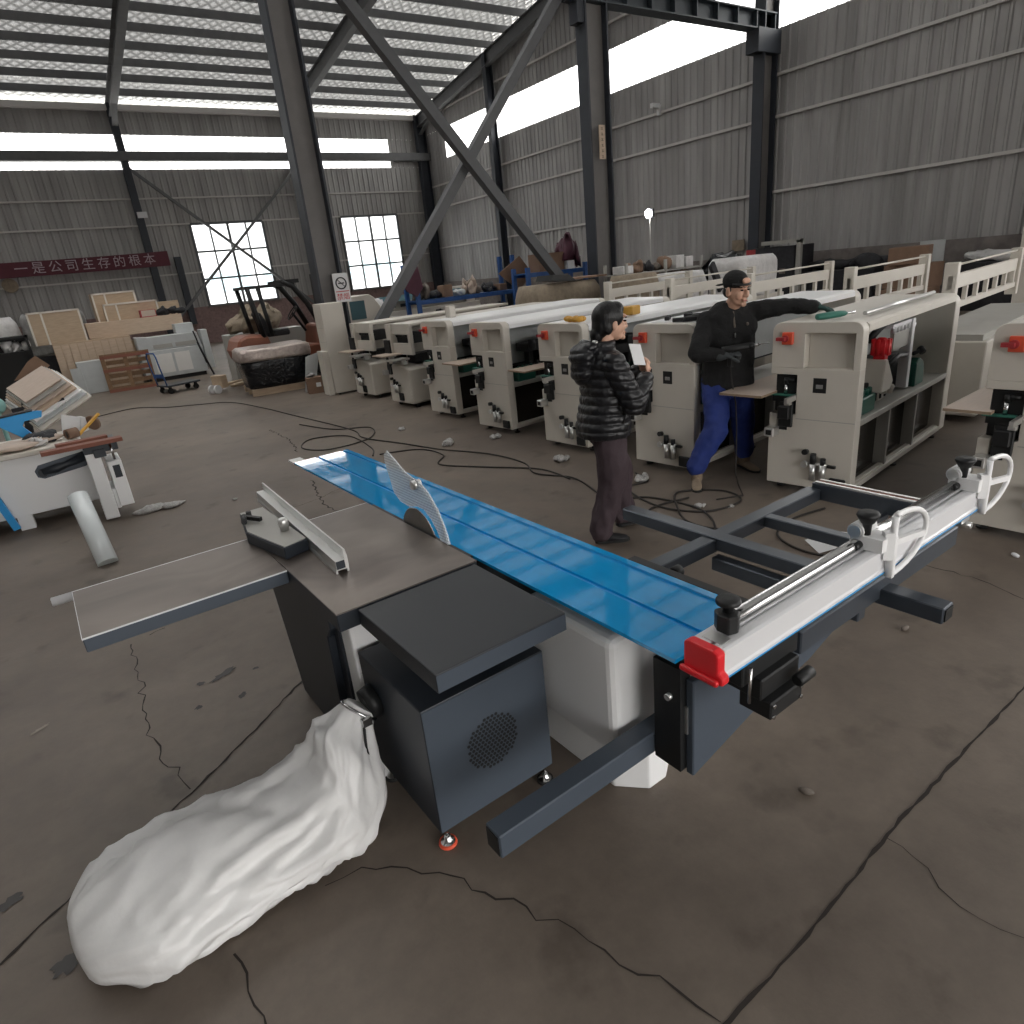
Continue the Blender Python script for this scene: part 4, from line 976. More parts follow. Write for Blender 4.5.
# quilted jacket
g = MB()
tors(g, [((-.03,0,.765),.172,.205),((-.03,0,.80),.178,.215),((-.02,0,.9),.165,.205),((0,0,1.03),.155,.195),((0,0,1.15),.158,.20),((-.01,0,1.25),.135,.205),((-.015,0,1.31),.10,.16),((-.01,0,1.355),.075,.085),((0.01,0,1.395),.074,.075)], R0)
for i in (0, 1):
    cap(g, sh[i], el[i], .078, .074); cap(g, el[i], Vector(wr_[i])-(Vector(wr_[i])-Vector(el[i]))*.08, .074, .05)
g.ell((-.155,0,1.30), (.075,.13,.085), 16, 10); g.ell((-.165,0,1.215), (.06,.115,.09), 16, 10); g.ell((-.12,0,1.36), (.06,.11,.05), 14, 8)
def quilt(co, n):
    arm = abs(co.y) > .215 or (co.x > .17 and 1.0 < co.z < 1.25 and False)
    ph = co.z/.058 + .12*sin(co.y*14) + .1*sin(co.x*17)
    a = abs(sin(pi*ph))**.6*.013-.006
    if co.z < .80: a = min(a, .002)
    return a + .004*mnoise.noise(co*16) + .003*mnoise.noise(co*40)
jk = remeshed(g, 'puffer_jacket', 'puffer', wr, .0065, 5, quilt)
g = MB(); g.path([(.03,-.205,.87),(.06,-.20,.94),(.07,-.197,1.0)], .006, 6); g.build('pocket_zip', 'black', jk)
g = MB()
for i in (0, 1):
    h = Vector(hp[i]); k = Vector(kn[i]); a = Vector(an[i])
    cap(g, h+Vector((0,0,.02)), k, .122, .100); cap(g, k, a+Vector((-.01,0,.0)), .098, .086)
tors(g, [((-.025,0,.72),.10,.16),((-.025,0,.86),.13,.175),((-.02,0,.98),.12,.16)], R0)
def folds(co, n): return .014*mnoise.noise(Vector((co.x*9, co.y*9, co.z*5)))+.010*mnoise.noise(Vector((co.x*18, co.y*18, co.z*11)))*(1.6 if co.z < .35 else 1)
remeshed(g, 'trousers', 'brown_trouser', wr, .0075, 4, folds)
shoe('shoe', 'shoe', wr, (-.16,-.075,0), (1,-.25,0), .24); shoe('shoe', 'shoe', wr, (.10,.13,0), (1,.15,0), .24)
pp = thing('paper_slip', 'small white paper slip the woman holds at her chest', 'paper', (wx, wy, 0), radians(-20))
g = MB(); M4 = Matrix.Translation((.20,-.09,1.285)) @ Euler((radians(-12),radians(-30),radians(-68))).to_matrix().to_4x4(); g.box(-.002,-.05,-.075,.002,.05,.075,M=M4); g.build('paper_sheet', 'paper', pp)

# ---- the man: cap backwards, leaning his left arm on the machine, drill in the right hand
mx_, my_ = 4.55, 3.47
mr = thing('person', 'man in a black jacket, blue work trousers and backwards cap leaning on a machine', 'person', (mx_, my_, 0))
def Q(x, y, z): return Vector((x-mx_, y-my_, z))
az = radians(-125); f_ = Vector((cos(az), sin(az), 0)); R1 = frame(f_); hz = radians(-98); R2 = frame((cos(hz), sin(hz), -.10))
C0 = Vector((.03,.05,0)); lf = Vector((-f_.y, f_.x, 0))
hc = Q(4.545,3.42,1.57)
shR = C0-lf*.175+Vector((0,0,1.335)); shL = C0+lf*.175+Vector((0,0,1.37))
elR = Q(4.25,3.56,1.10); wR = Q(4.36,3.385,1.085); elL = Q(4.86,3.20,1.40); wL = Q(4.965,3.00,1.385)
hR = C0-lf*.09+Vector((0,0,.86)); hL = C0+lf*.09+Vector((0,0,.86)); kR = Q(4.34,3.44,.47); kL = Q(4.78,3.50,.45); aR = Q(4.21,3.53,.10); aL = Q(4.84,3.52,.10)
g = MB(); head(g, hc, R2, 1.1, True); cap(g, C0+Vector((0,0,1.38)), hc+Vector((0,0,-.07)), .066, .06)
TR = [((0,0,.80),.11,.16),((0,0,.92),.115,.165),((0,0,1.08),.12,.165),((0,0,1.25),.125,.18),((0,0,1.36),.10,.17),((0,0,1.41),.075,.12),((0,0,1.45),.06,.085)]
tors(g, [(C0+Vector(c), a-.015, b_-.02) for c, a, b_ in TR], R1)
for a, b_, c, r in ((shR, elR, wR, .05), (shL, elL, wL, .05)): cap(g, a, b_, r, .042); cap(g, b_, c, .042, .03)
for a, b_, c in ((hR, kR, aR), (hL, kL, aL)): cap(g, a, b_, .08, .055); cap(g, b_, c, .052, .036)
b2 = remeshed(g, 'body', 'skin', mr, .0055, 4); face_bits(b2, hc, R2, 1.1)
g = MB()
def HP(p): return hc+R2 @ (Vector(p)*1.07)
g.ell(HP((-.022,0,.052)), (.105,.092,.085), 20, 12, M=R2); g.ell(HP((-.01,0,.035)), (.108,.09,.05), 20, 8, M=R2)
cp = remeshed(g, 'cap', 'fleece', mr, .006, 4)
g = MB(); g.path([HP((.083,s*.045 if s else 0,.052+.0)) if False else HP((.096*cos(a),.085*sin(a),.036)) for a in [radians(x) for x in range(-70,71,14)] for s in (0,)], .010, 8); g.build('cap_strap', 'black', cp)
g = MB(); g.ell(HP((.086,0,.062)), (.018,.04,.024), 12, 8, M=R2); g.build('cap_opening', 'skin', cp)
g = MB(); g.loft([[HP((x, w_*cos(a), z+.006*sin(a))) for a in [2*pi*j/12 for j in range(12)]] for x, w_, z in ((-.10,.07,.03),(-.14,.068,.022),(-.165,.055,.015),(-.18,.02,.01))]); g.build('cap_brim', 'fleece', cp)
g = MB(); g.ell(HP((-.05,0,-.02)), (.07,.074,.06), 14, 8, M=R2)
for s in (-1, 1): g.ell(HP((.0,s*.07,-.0)), (.022,.008,.03), 8, 6, M=R2)
remeshed(g, 'hair', 'hair', mr, .006, 3)
g = MB()
tors(g, [(C0+Vector((0,0,.76)),.15,.20),(C0+Vector((0,0,.80)),.165,.215)]+[(C0+Vector(c), a+.04, b_+.045) for c, a, b_ in TR[1:]]+[(C0+Vector((.0,0,1.475))+f_*.01,.085,.09)], R1)
cap(g, shR, elR, .086, .072); cap(g, elR, elR.lerp(wR,.92), .07, .05); cap(g, shL, elL, .086, .068); cap(g, elL, elL.lerp(wL,.95), .066, .05)
def fl2(co, n):
    k = min(1, max(.15, (co.z-.76)/.12)); return k*(.012*mnoise.noise(co*9)+.006*mnoise.noise(co*22))
j2 = remeshed(g, 'jacket', 'fleece', mr, .007, 4, fl2)
g = MB(); z0 = C0+f_*.178; g.path([C0+f_*.115+Vector((0,0,1.40)), C0+f_*.168+Vector((0,0,1.28))], .008, 6); g.build('undershirt', 'mid_stuff', j2)
g = MB(); p = C0+f_*.178+Vector((0,0,1.24)); g.bar(p, p+Vector((0,0,-.035)), .012, .006); g.build('zip_pull', 'chrome', j2)
g = MB(); p = C0+f_*.165+lf*.10+Vector((0,0,1.30)); g.ell(p, (.012,.012,.014), 8, 6); g.build('jacket_emblem', 'mid_stuff', j2)
g = MB()
for a, b_, c in ((hR, kR, aR), (hL, kL, aL)): cap(g, a+Vector((0,0,.0)), b_, .122, .10); cap(g, b_, c+Vector((0,0,.075)), .10, .086)
tors(g, [(C0+Vector((0,0,.70)),.12,.17),(C0+Vector((0,0,.84)),.14,.185),(C0+Vector((0,0,.95)),.13,.17)], R1)
remeshed(g, 'work_trousers', 'work_blue', mr, .008, 4, lambda co, n: .014*mnoise.noise(Vector((co.x*8, co.y*8, co.z*6)))+.008*mnoise.noise(co*19))
for a, d in ((aR, f_-lf*.25), (aL, f_+lf*.3)):
    d = Vector(d).normalized(); s_ = shoe('boot', 'boot', mr, (a.x-d.x*.07, a.y-d.y*.07, 0), d, .28)
    g = MB(); cap(g, (a.x, a.y, .06), (a.x, a.y, .15), .05, .052); g.build('boot_shaft', 'boot', s_)
# gloves
dR = (Q(4.55,3.21,1.11)-wR).normalized()
g = MB(); cap(g, wR-dR*.035, wR, .045, .04); hand(g, wR, dR, lf*.8+Vector((0,0,-.2))-f_*.0, 1.15, 1.08, -1, .0115); remeshed(g, 'glove', 'glove', mr, .005, 3)
dL = (Q(5.0,2.90,1.36)-wL).normalized()
g = MB(); cap(g, wL-dL*.04, wL, .046, .042); hand(g, wL, dL, (0,0,-1), .5, 1.1, 1, .0115); remeshed(g, 'glove', 'glove_green', mr, .005, 3)
# drill with its cable
dr = thing('power_drill', 'black power drill with chrome bit in the man\'s right glove', 'drill', (mx_, my_, 0))
p0 = wR+dR*.03+Vector((0,0,.035)); g = MB()
g.cyl(p0-dR*.05, p0+dR*.16, .03, .028, 16); g.cyl(p0+dR*.16, p0+dR*.20, .026, .018, 14); g.bar(p0+dR*.03, p0+dR*.02+Vector((0,0,-.14)), .034, .044); g.build('drill_body', 'black', dr, bevel=.004)
g = MB(); g.cyl(p0+dR*.20, p0+dR*.235, .012, .012, 10); g.cyl(p0+dR*.235, p0+dR*.31, .004, .003, 8); g.build('drill_bit', 'chrome', dr)
q = p0+dR*.02+Vector((0,0,-.14)); g = MB()
g.path([q, q+Vector((0.01,-.01,-.12)), q+Vector((.04,-.03,-.3)), q+Vector((.06,-.03,-.5)), q+Vector((.05,-.04,-.70)), q+Vector((.02,-.06,-.88)), Vector((q.x-.02,q.y-.12,.02)), Vector((q.x-.2,q.y-.3,.012)), Vector((q.x-.4,q.y-.2,.012))], .006, 8); g.build('drill_cable', 'cable', dr)
# ------------------------------------------------------------------ front left: another machine with clutter on it
def simple(name, label, cat, loc, part, m, fn, rotz=0, bevel=0.0, group=None, seg=1):
    t = thing(name, label, cat, loc, rotz, group); g = MB(); fn(g); g.build(part, m, t, bevel=bevel, seg=seg); return t
def add(t, part, m, fn, bevel=0.0):
    g = MB(); fn(g); return g.build(part, m, t, bevel=bevel)
t = thing('spindle_machine', 'white woodworking machine with scrap boards on top at the left edge', 'machine', (0,7.5,0))
def f(g): g.box(-2.2,0,.13,-.02,.75,.70)
add(t, 'machine_body', 'bright_white', f, .01)
def f(g): g.box(-.72,0,0,-.60,.12,.14); g.box(-.3,.6,0,-.2,.7,.14); g.box(-2.1,0,0,-1.98,.12,.14)
add(t, 'machine_leg', 'bright_white', lambda g: g.box(-.72,0.002,0,-.60,.12,.14)); add(t, 'machine_leg', 'bright_white', lambda g: g.box(-.3,.6,0,-.2,.7,.14))
add(t, 'machine_table', 'cream', lambda g: g.box(-2.2,-.12,.70,-.04,.8,.745), .006)
def f(g): g.prism([(-.46,.53),(-.45,.47),(-.40,.445),(-.05,.485),(-.02,.50),(-.02,.63),(-.05,.63),(-.42,.58)], 'xz', -.004, .0)
rc = add(t, 'hose_recess', 'slate', f)
def f(g): g.path([(-.40,-.008,.51),(-.28,-.02,.525),(-.2,-.02,.54),(-.03,-.01,.585)], [.032,.045,.03,.05], 12); g.cyl((-.40,-.02,.505),(-.40,-.0,.505),.04,n=14)
add(rc, 'hose', 'charcoal', f)
def f(g): g.box(-.03,-.45,.02,.09,0,.72); g.box(.09,-.42,.10,.13,-.05,.30)
p = add(t, 'end_post', 'bright_white', f, .008)
def f(g): g.box(.12,-.45,.12,.24,-.02,.56); 
p2 = add(t, 'switch_box', 'bright_white', f, .006); add(p2, 'switch_window', 'charcoal', lambda g: g.box(.155,-.453,.40,.215,-.449,.52))
def f(g): g.box(-.03,-.46,.665,.25,-.02,.742); g.box(.04,-.47,.62,.14,-.44,.70)
add(t, 'spindle_unit', 'charcoal', f, .006); add(t, 'spindle_screw', 'chrome', lambda g: g.cyl((.19,-.47,.58),(.19,-.47,.73),.012,n=10))
def f(g): g.bar((-.86,-.05,.62),(-.74,-.05,.04),.05,.06); g.box(-.95,-.06,.60,-.8,0,.66)
add(t, 'blue_brace', 'cyan_paint', f)
t = thing('blue_bracket', 'bright blue steel bracket arm standing on the machine at the left edge', 'bracket', (-.22,8.1,.745))
def f(g): g.prism([(-1.2,.10),(-.06,.20),(-.04,.26),(-.12,.27),(-1.2,.19)], 'xz', 0, .05); g.prism([(-.42,.17),(-.20,.20),(-.24,.14),(-.16,.02),(-.22,.0),(-.26,.02)], 'xz', 0, .05)
add(t, 'bracket_arm', 'cyan_paint', f, .004); add(t, 'bracket_pad', 'black', lambda g: g.box(-.25,-.02,.0,-.13,.06,.02)); add(t, 'bracket_rail', 'dark_stuff', lambda g: g.prism([(-1.2,.19),(-.12,.27),(-.12,.285),(-1.2,.21)], 'xz', .0, .12))
for i, (x, y, z, l, w_, yaw, m, lab) in enumerate([(-.34,6.90,.75,.64,.12,.05,'rust_wood','long brown board on the near edge of the white machine'), (-.22,7.16,.75,.42,.10,.10,'rust_wood','short brown board behind the long brown board on the white machine'),
        (-.20,7.04,.7465,.44,.09,.05,'ply_pale','pale board lying behind the long brown board on the white machine')]):
    simple('scrap_board', lab, 'board', (x,y,z), 'board_body', m, lambda g: g.box(0,0,0,l,w_,.035 if m == 'rust_wood' else .02), yaw, .002)
rnd = random.Random(21)
def lump(name, lab, cat, loc, s, m, k=6, seed=1, part='body'):
    r_ = random.Random(seed); t = thing(name, lab, cat, loc); g = MB()
    for q in range(k):
        c = (r_.uniform(-.5,.5)*s[0], r_.uniform(-.5,.5)*s[1], s[2]*r_.uniform(.3,.55)); g.ell(c, (s[0]*r_.uniform(.25,.45), s[1]*r_.uniform(.25,.45), c[2]), 10, 7)
    vs = [Vector(v) for v in g.v]; L_ = 1.6/max(s); g.v = [tuple(v+Vector((1,.8,.6))*s[2]*.35*mnoise.noise(v*L_*2+Vector((seed,0,0)))+Vector((.5,.8,.9))*s[2]*.22*mnoise.noise(v*L_*6+Vector((0,seed,0)))) for v in vs]; g.v = [(x, y, max(0, z)) for x, y, z in g.v]
    g.build(part, m, t); return t
def f(g): g.prism([(0,0),(.16,.0),(.20,.16),(.05,.22)], 'xz', 0, .01); g.prism([(.16,0),(.24,.02),(.24,.15),(.20,.16)], 'xz', -.02, .12)
simple('folded_card', 'folded white card standing among the scrap on the white machine', 'card', (-.16,7.85,.747), 'card_body', 'paper', f, .2)
t = simple('tape_roll', 'brown tape roll lying on the scrap of the white machine', 'tape roll', (-.12,7.62,.747), 'tape', 'card', lambda g: g.cyl((0,0,.05),(.10,.02,.05),.05,n=16), .3); add(t, 'tape_core', 'black', lambda g: g.cyl((-.002,0,.05),(.0,0,.05),.035,n=14))
simple('yellow_level', 'yellow strip leaning over the tape roll on the white machine', 'strip', (-.02,7.66,.75), 'strip_body', 'yellow', lambda g: g.bar((0,0,.02),(.22,.14,.17),.03,.02))
simple('plastic_disc', 'round pale lid standing behind the yellow strip on the white machine', 'lid', (.12,7.86,.75), 'lid_body', 'card', lambda g: g.cyl((0,0,.08),(.02,.02,.085),.075,n=20))
lump('rag', 'crumpled pale cloth on the machine table under the blue bracket', 'cloth', (-.55,7.62,.746), (.5,.25,.07), 'wood_face', 7, 4)
lump('small_parts', 'heap of small dark parts behind the short brown board', 'parts', (-.34,7.75,.746), (.26,.18,.10), 'dark_stuff', 9, 6); lump('white_bottle_heap', 'small white bottle among the dark parts on the white machine', 'bottle', (-.33,7.55,.746), (.12,.08,.10), 'film_white', 3, 9)
t = thing('film_roll', 'roll of pale stretch film leaning against the white machine', 'film roll', (-.11,5.80,0)); 
def f(g): g.cyl((0,0,.012),(-.055,.42,.50),.075,n=28)
add(t, 'film_body', 'translucent_roll', f); add(t, 'roll_core', 'card', lambda g: g.cyl((-.0548,.4195,.4998),(-.0556,.425,.506),.03,n=16))
lump('plastic_wrap', 'scrap of clear plastic wrap on the floor beside the film roll', 'plastic wrap', (.40,7.05,0), (.32,.12,.06), 'scrap_film', 9, 12)
# ------------------------------------------------------------------ back left: cabinet, panels, crates
t = thing('open_cabinet', 'black open cabinet with white bits on its shelf at the left edge', 'cabinet', (-2.2,19.2,0))
def f(g): g.box(0,.5,0,1.8,.55,1.52); g.box(0,0,0,.05,.5,1.52); g.box(1.75,0,0,1.8,.5,1.52); g.box(0,0,1.47,1.8,.5,1.52); g.box(0,0,1.15,1.8,.5,1.18); g.box(0,0,.0,1.8,.5,.05)
add(t, 'cabinet_body', 'black', f); 
simple('white_pot', 'white pot on the shelf of the black open cabinet', 'pot', (-.85,19.4,1.18), 'pot_body', 'paper', lambda g: g.lathe([(.08,0),(.13,.24)], (0,0,0), 14)); lump('white_bag', 'small white bag beside the pot in the black open cabinet', 'bag', (-.6,19.4,1.18), (.22,.16,.22), 'film_white', 4, 3)
PN = [((-.60,9.9,1.0),(.95,.5,.05),'pale_grey','large pale panel at the bottom of the tilted stack'), ((-.56,9.78,1.02),(.9,.42,.06),'wood_face','beige panel in the tilted stack on the left'), ((-.50,9.62,1.0),(.88,.3,.05),'crate_edge','white edged strip at the front of the tilted stack')]
base = simple('trestle', 'dark trestle carrying the tilted stack of panels', 'trestle', (-.1,10.0,0), 'trestle_frame', 'dark_stuff', lambda g: (g.bar((-.5,-.3,0),(-.35,-.2,.95),.07,.07), g.bar((.0,-.3,0),(-.02,-.2,.9),.07,.07), g.bar((-.5,.5,0),(-.35,.4,1.05),.07,.07), g.bar((-.5,-.2,.86),(.05,-.2,.90),.07,.07), g.bar((-.45,.4,1.03),(.15,.3,1.08),.07,.07)))
for k in range(7):
    lab = ['lowest white panel in the tilted stack on the left', 'second lowest panel in the tilted stack on the left', 'white edged panel in the middle of the tilted stack', 'thin beige panel above the white edged one in the tilted stack', 'wide beige panel near the top of the tilted stack', 'grey panel near the top of the tilted stack', 'topmost pale panel of the tilted stack'][k]
    t = thing('loose_sheet', lab, 'panel', (-.16,9.95,.93), .45, 'panels in the tilted stack'); t.rotation_euler = Euler((radians(38),radians(-24),.30))
    add(t, 'panel_face', ['crate_edge','pale_grey','bright_white','ply_pale','wood_face','grey_paint','wood_face'][k], lambda g: g.box(-.42+.02*k,-.30+.045*k,.034*k,.30-.02*k,.28,.034*k+.028))
simple('torn_card', 'brown torn cardboard piece lying on the tilted stack of panels', 'cardboard', (-.20,10.3,1.18), 'card_sheet', 'card', lambda g: g.prism([(-.3,.0),(.0,.03),(.12,.12),(.0,.26),(-.1,.2)], 'xz', 0, .01), .2)
simple('round_fan', 'pale green round fan head at the left edge beside the tilted stack', 'fan', (-.72,9.6,0), 'fan_head', 'aqua', lambda g: (g.ell((0,0,.98),(.10,.08,.10),16,10), g.cyl((0,0,0),(0,0,.9),.025)))
# plywood crates and boxes
def crate(x0, x1, y, z0, z1, lab, m='ply', d=.9, frame_=True, slats=0):
    t = thing('plywood_crate', lab, 'crate', ((x0+x1)/2, y, z0), 0, 'plywood crates at the back left'); w_ = (x1-x0)/2; h = z1-z0
    add(t, 'crate_body', m, lambda g: g.box(-w_,0,0,w_,d,h), .006)
    if frame_:
        def f(g):
            for x in (-w_, -w_+.28 if w_ > .3 else w_-.03, w_-.04): g.box(x,-.015,0,x+.04,.0,h)
            g.box(-w_,-.015,h-.04,w_,0,h)
        add(t, 'crate_frame', 'crate_edge', f)
    if slats:
        def f(g):
            for k in range(slats): g.box(-w_+k*2*w_/slats+.01,-.022,0,-w_+(k+1)*2*w_/slats-.01,0,h*.97)
        add(t, 'slat_boards', 'ply_pale', f)
    return t
crate(.02,1.72,19.75,0,1.22,'large slatted plywood crate on the floor behind the pallet', slats=10, frame_=False)
crate(-.30,.80,19.8,1.22,1.99,'white framed plywood crate on top of the slatted crate, left end')
crate(1.72,3.1,20.1,0,1.06,'plywood crate on the floor behind the grey machine', frame_=False)
crate(.84,3.08,20.0,1.22,1.60,'long plain plywood crate above the grey machine', 'ply_pale', frame_=False)
crate(1.18,2.18,20.5,1.60,2.30,'tallest white framed plywood crate at the back of the pile')
crate(1.35,2.62,20.25,1.60,2.02,'white framed plywood crate in front of the tallest crate', d=.24)
crate(2.64,3.15,20.4,1.60,1.95,'small plywood crate at the right end of the pile', frame_=False, d=.5)
t = simple('pink_box', 'small pinkish box on the long plywood crate', 'box', (2.12,20.02,1.602), 'box_body', 'red_dark', lambda g: g.box(0,0,0,.38,.2,.18)); add(t, 'box_label', 'wood_face', lambda g: g.box(.03,-.003,.02,.36,0,.17))
lump('dark_bundle', 'dark bundle lying beside the pinkish box on the crates', 'bundle', (2.85,20.15,1.602), (.4,.2,.22), 'dark_stuff', 5, 31)
def wrapped(name, lab, x0, x1, y, z0, z1, d, m, seed, cat='wrapped load'):
    t = thing(name, lab, cat, ((x0+x1)/2, y, z0)); w_, h = (x1-x0)/2, z1-z0
    g = MB(); n = 14; rings = []
    for i in range(13):
        q = i/12; R = []
        for j in range(32):
            a = 2*pi*j/32; c, s_ = cos(a), sin(a); k = (abs(c)**6+abs(s_)**6)**(-1/6)
            p = Vector((c*k*w_, s_*k*d/2+d/2, q*h*1.0)); p += Vector((c, s_, 0))*.06*mnoise.noise(p*3.1+Vector((seed,0,0)))*(1 if 0 < q < 1 else .3)
            if i >= 11: p.x *= .96 if i == 11 else .88; p.y = d/2+(p.y-d/2)*(.96 if i == 11 else .86)
            R.append(p)
        rings.append(R)
    g.loft(rings); g.build('wrapping', m, t); return t
wrapped('wrapped_load', 'long plastic wrapped load behind the plywood crates', -.5, .95, 21.2, .9, 1.98, .9, 'film_grey', 3); simple('load_stand', 'dark stand under the long plastic wrapped load', 'stand', (.2,21.2,0), 'stand_body', 'dark_stuff', lambda g: g.box(-.7,0,0,.7,.9,.9))
wrapped('wrapped_load', 'plastic wrapped load at the left edge behind the black cabinet', -2.3, -.55, 21.0, .0, 1.95, .9, 'film_white', 5)
simple('grey_sheet', 'narrow pale grey panel leaning near the slatted crate', 'panel', (.2,18.72,0), 'panel_body', 'pale_grey', lambda g: g.box(0,0,0,.22,.05,.66), -.1)
simple('grey_steel_box', 'pale grey steel box between the narrow panel and the pallet', 'steel box', (.36,19.05,0), 'box_body', 'pale_grey', lambda g: g.box(0,0,.0,.52,.45,.76), 0, .01)
t = thing('wooden_pallet', 'old wooden pallet standing on edge against the grey machine', 'pallet', (.84,18.5,0)); t.rotation_euler = (radians(-8),0,radians(-6))
for k in range(6): add(t, 'slat', 'pallet_wood', lambda g: g.box(0,.10,.03+k*.155,1.06,.125,.13+k*.155))
for k in range(6): add(t, 'slat', 'rust_wood', lambda g: g.box(0,.0,.0+k*.158,1.06,.02,.07+k*.158)) if k in (0, 3, 5) else None
for x in (0,.48,.97): add(t, 'runner', 'pallet_wood', lambda g: g.box(x,.02,0,x+.09,.10,.9))
t = thing('grey_machine', 'pale grey machine with panelled front behind the hand cart', 'machine', (1.78,19.3,0))
def f(g): g.box(0,0,.10,1.5,.7,.78); g.prism([(0,.78),(0,1.15),(.3,1.12),(1.45,1.12),(1.5,.78)], 'xz', .05, .6); g.box(1.0,.3,.78,1.45,.7,1.36)
add(t, 'machine_body', 'pale_grey', f, .012)
for b_ in ((.35,.82,.8,.92),(.88,.82,1.38,.92)): add(t, 'vent_panel', 'grey_paint', lambda g: g.box(b_[0],.03,b_[1],b_[2],.05,b_[3]))
for b_ in ((.3,.2,.72,.68),(.78,.2,1.15,.68)): add(t, 'front_panel', 'white_paint', lambda g: g.box(b_[0],-.01,b_[1],b_[2],0,b_[3]))
add(t, 'end_bar', 'black', lambda g: g.bar((1.5,-.02,.3),(1.36,-.02,1.15),.03,.05)); add(t, 'machine_foot', 'black', lambda g: g.box(.05,.05,0,1.45,.65,.10)); add(t, 'column_head', 'pale_grey', lambda g: g.box(1.55,.1,.15,1.72,.5,1.15), .01)
t = thing('hand_cart', 'dark platform hand cart with folding handle in front of the grey machine', 'cart', (2.12,16.6,0), radians(20))
add(t, 'deck', 'charcoal', lambda g: g.box(-.38,-.25,.15,.40,.25,.19), .01)
add(t, 'handle', 'blue_paint', lambda g: (g.path([(-.36,-.2,.17),(-.42,-.2,.6),(-.44,-.2,.82),(-.44,-.15,.90),(-.44,.15,.90),(-.44,.2,.82),(-.42,.2,.6),(-.36,.2,.17)],.016,8), g.bar((-.40,-.2,.40),(-.40,.2,.40),.02,.08)))
for p in ((-.3,-.18),(-.3,.18),(.3,-.18),(.3,.18)): add(t, 'wheel', 'rubber', lambda g: (g.cyl((p[0],p[1]-.018,.06),(p[0],p[1]+.018,.06),.06,n=14), g.box(p[0]-.025,p[1]-.03,.07,p[0]+.025,p[1]+.03,.15)))
# ------------------------------------------------------------------ forklift and the wrapped pallet in front of it
t = thing('forklift', 'orange and black forklift parked beside the free-standing column', 'forklift', (4.33,15.4,0))
def f(g): g.prism([(-1.10,.55),(-1.16,.78),(-1.06,1.02),(-.9,1.08),(-.45,1.05),(-.35,.55)], 'xz', -.5, .5)
add(t, 'counterweight', 'orange_body', f, .05)
def f(g): g.box(-.35,-.48,.3,.75,.48,.72); g.prism([(.62,.72),(.70,1.12),(.82,1.15),(.95,.72),(.95,.35),(.7,.35)], 'xz', -.45, .45)
add(t, 'chassis', 'orange_body', f, .03)
def f(g):
    for y in (-.46,.46):
        g.path([(-.52,y,1.0),(-.66,y,2.02)], .05, 8); g.path([(-.34,y,1.0),(-.44,y,2.0)], .045, 8); g.path([(.80,y,1.0),(.55,y,1.6),(.30,y,1.98),(.1,y,2.08)], .06, 8)
    g.box(-.72,-.5,2.0,.35,.5,2.06); g.box(.05,-.5,2.04,.45,.5,2.12)
add(t, 'overhead_guard', 'black', f)
add(t, 'seat', 'dark_stuff', lambda g: (g.box(-.38,-.24,.98,.12,.24,1.10), g.prism([(-.38,1.05),(-.54,1.5),(-.44,1.52),(-.25,1.08)], 'xz', -.24, .24)), .03)
add(t, 'seat_cushion', 'film_grey', lambda g: g.box(-.15,-.2,1.10,.12,.2,1.13), .01)
def f(g):
    R_ = Matrix.Translation((.32,0,1.42)) @ Matrix.Rotation(radians(-50), 4, 'Y')
    g.path([R_ @ Vector((.17*cos(a),.17*sin(a),0)) for a in [2*pi*i/20 for i in range(20)]], .014, 8, closed=True); g.path([(.32,0,1.42),(.55,0,1.0)], .03, 8); g.path([R_ @ Vector((-.16,0,0)), R_ @ Vector((.16,0,0))], .012, 6)
add(t, 'steering_wheel', 'black', f)
def f(g):
    for y in (-.36,.36): g.box(1.02,y-.08,.08,1.18,y+.08,2.2); g.box(1.20,y-.06,.08,1.30,y+.06,2.1)
    for z in (.4,1.2,2.05): g.box(1.06,-.36,z,1.2,.36,z+.08)
    g.cyl((1.1,-.12,.2),(1.1,-.12,1.9),.035,n=10); g.cyl((1.1,.12,.2),(1.1,.12,1.9),.035,n=10); g.box(1.02,-.5,1.85,1.2,-.38,2.2)
add(t, 'mast', 'black', f); add(t, 'fork_carriage', 'black', lambda g: (g.box(1.24,-.45,.25,1.28,.45,.75), g.box(1.24,-.3,.06,2.2,-.2,.10), g.box(1.24,.2,.06,2.2,.3,.10)))
for x, r_ in ((-.75,.24),(.72,.32)):
    for y in (-.46,.36): w_ = add(t, 'wheel', 'rubber', lambda g: g.cyl((x,y,r_),(x,y+.12,r_),r_,n=24)); add(w_, 'rim', 'orange_body', lambda g: g.cyl((x,y-.004,r_),(x,y+.124,r_),r_*.5,n=16))
lump('sack', 'pale sack piled behind the forklift seat', 'sack', (4.25,16.75,1.05), (.9,.5,.62), 'tan_sack', 6, 41); simple('low_bench', 'grey bench behind the forklift carrying the pale sack', 'bench', (4.3,16.8,0), 'bench_body', 'grey_paint', lambda g: g.box(-.9,-.3,0,.9,.4,1.05))
t = thing('wrapped_pallet', 'pallet load in shiny black film with a silver cover, in front of the forklift', 'pallet load', (3.62,13.95,0), radians(-4))
def f(g):
    rings = []
    for z, k in ((.13,.90),(.2,.93),(.35,.97),(.5,1.0),(.62,1.02),(.70,1.01)):
        R = []
        for j in range(40):
            a = 2*pi*j/40; c, s_ = cos(a), sin(a); q = (abs(c)**8+abs(s_)**8)**(-1/8); p = Vector((c*q*.66*k, s_*q*.52*k, z)); p += Vector((c, s_, .3))*.03*mnoise.noise(Vector((p.x*4, p.y*4, z*9))); R.append(p)
        rings.append(R)
    g.loft(rings)
add(t, 'black_wrap', 'black_film', f)
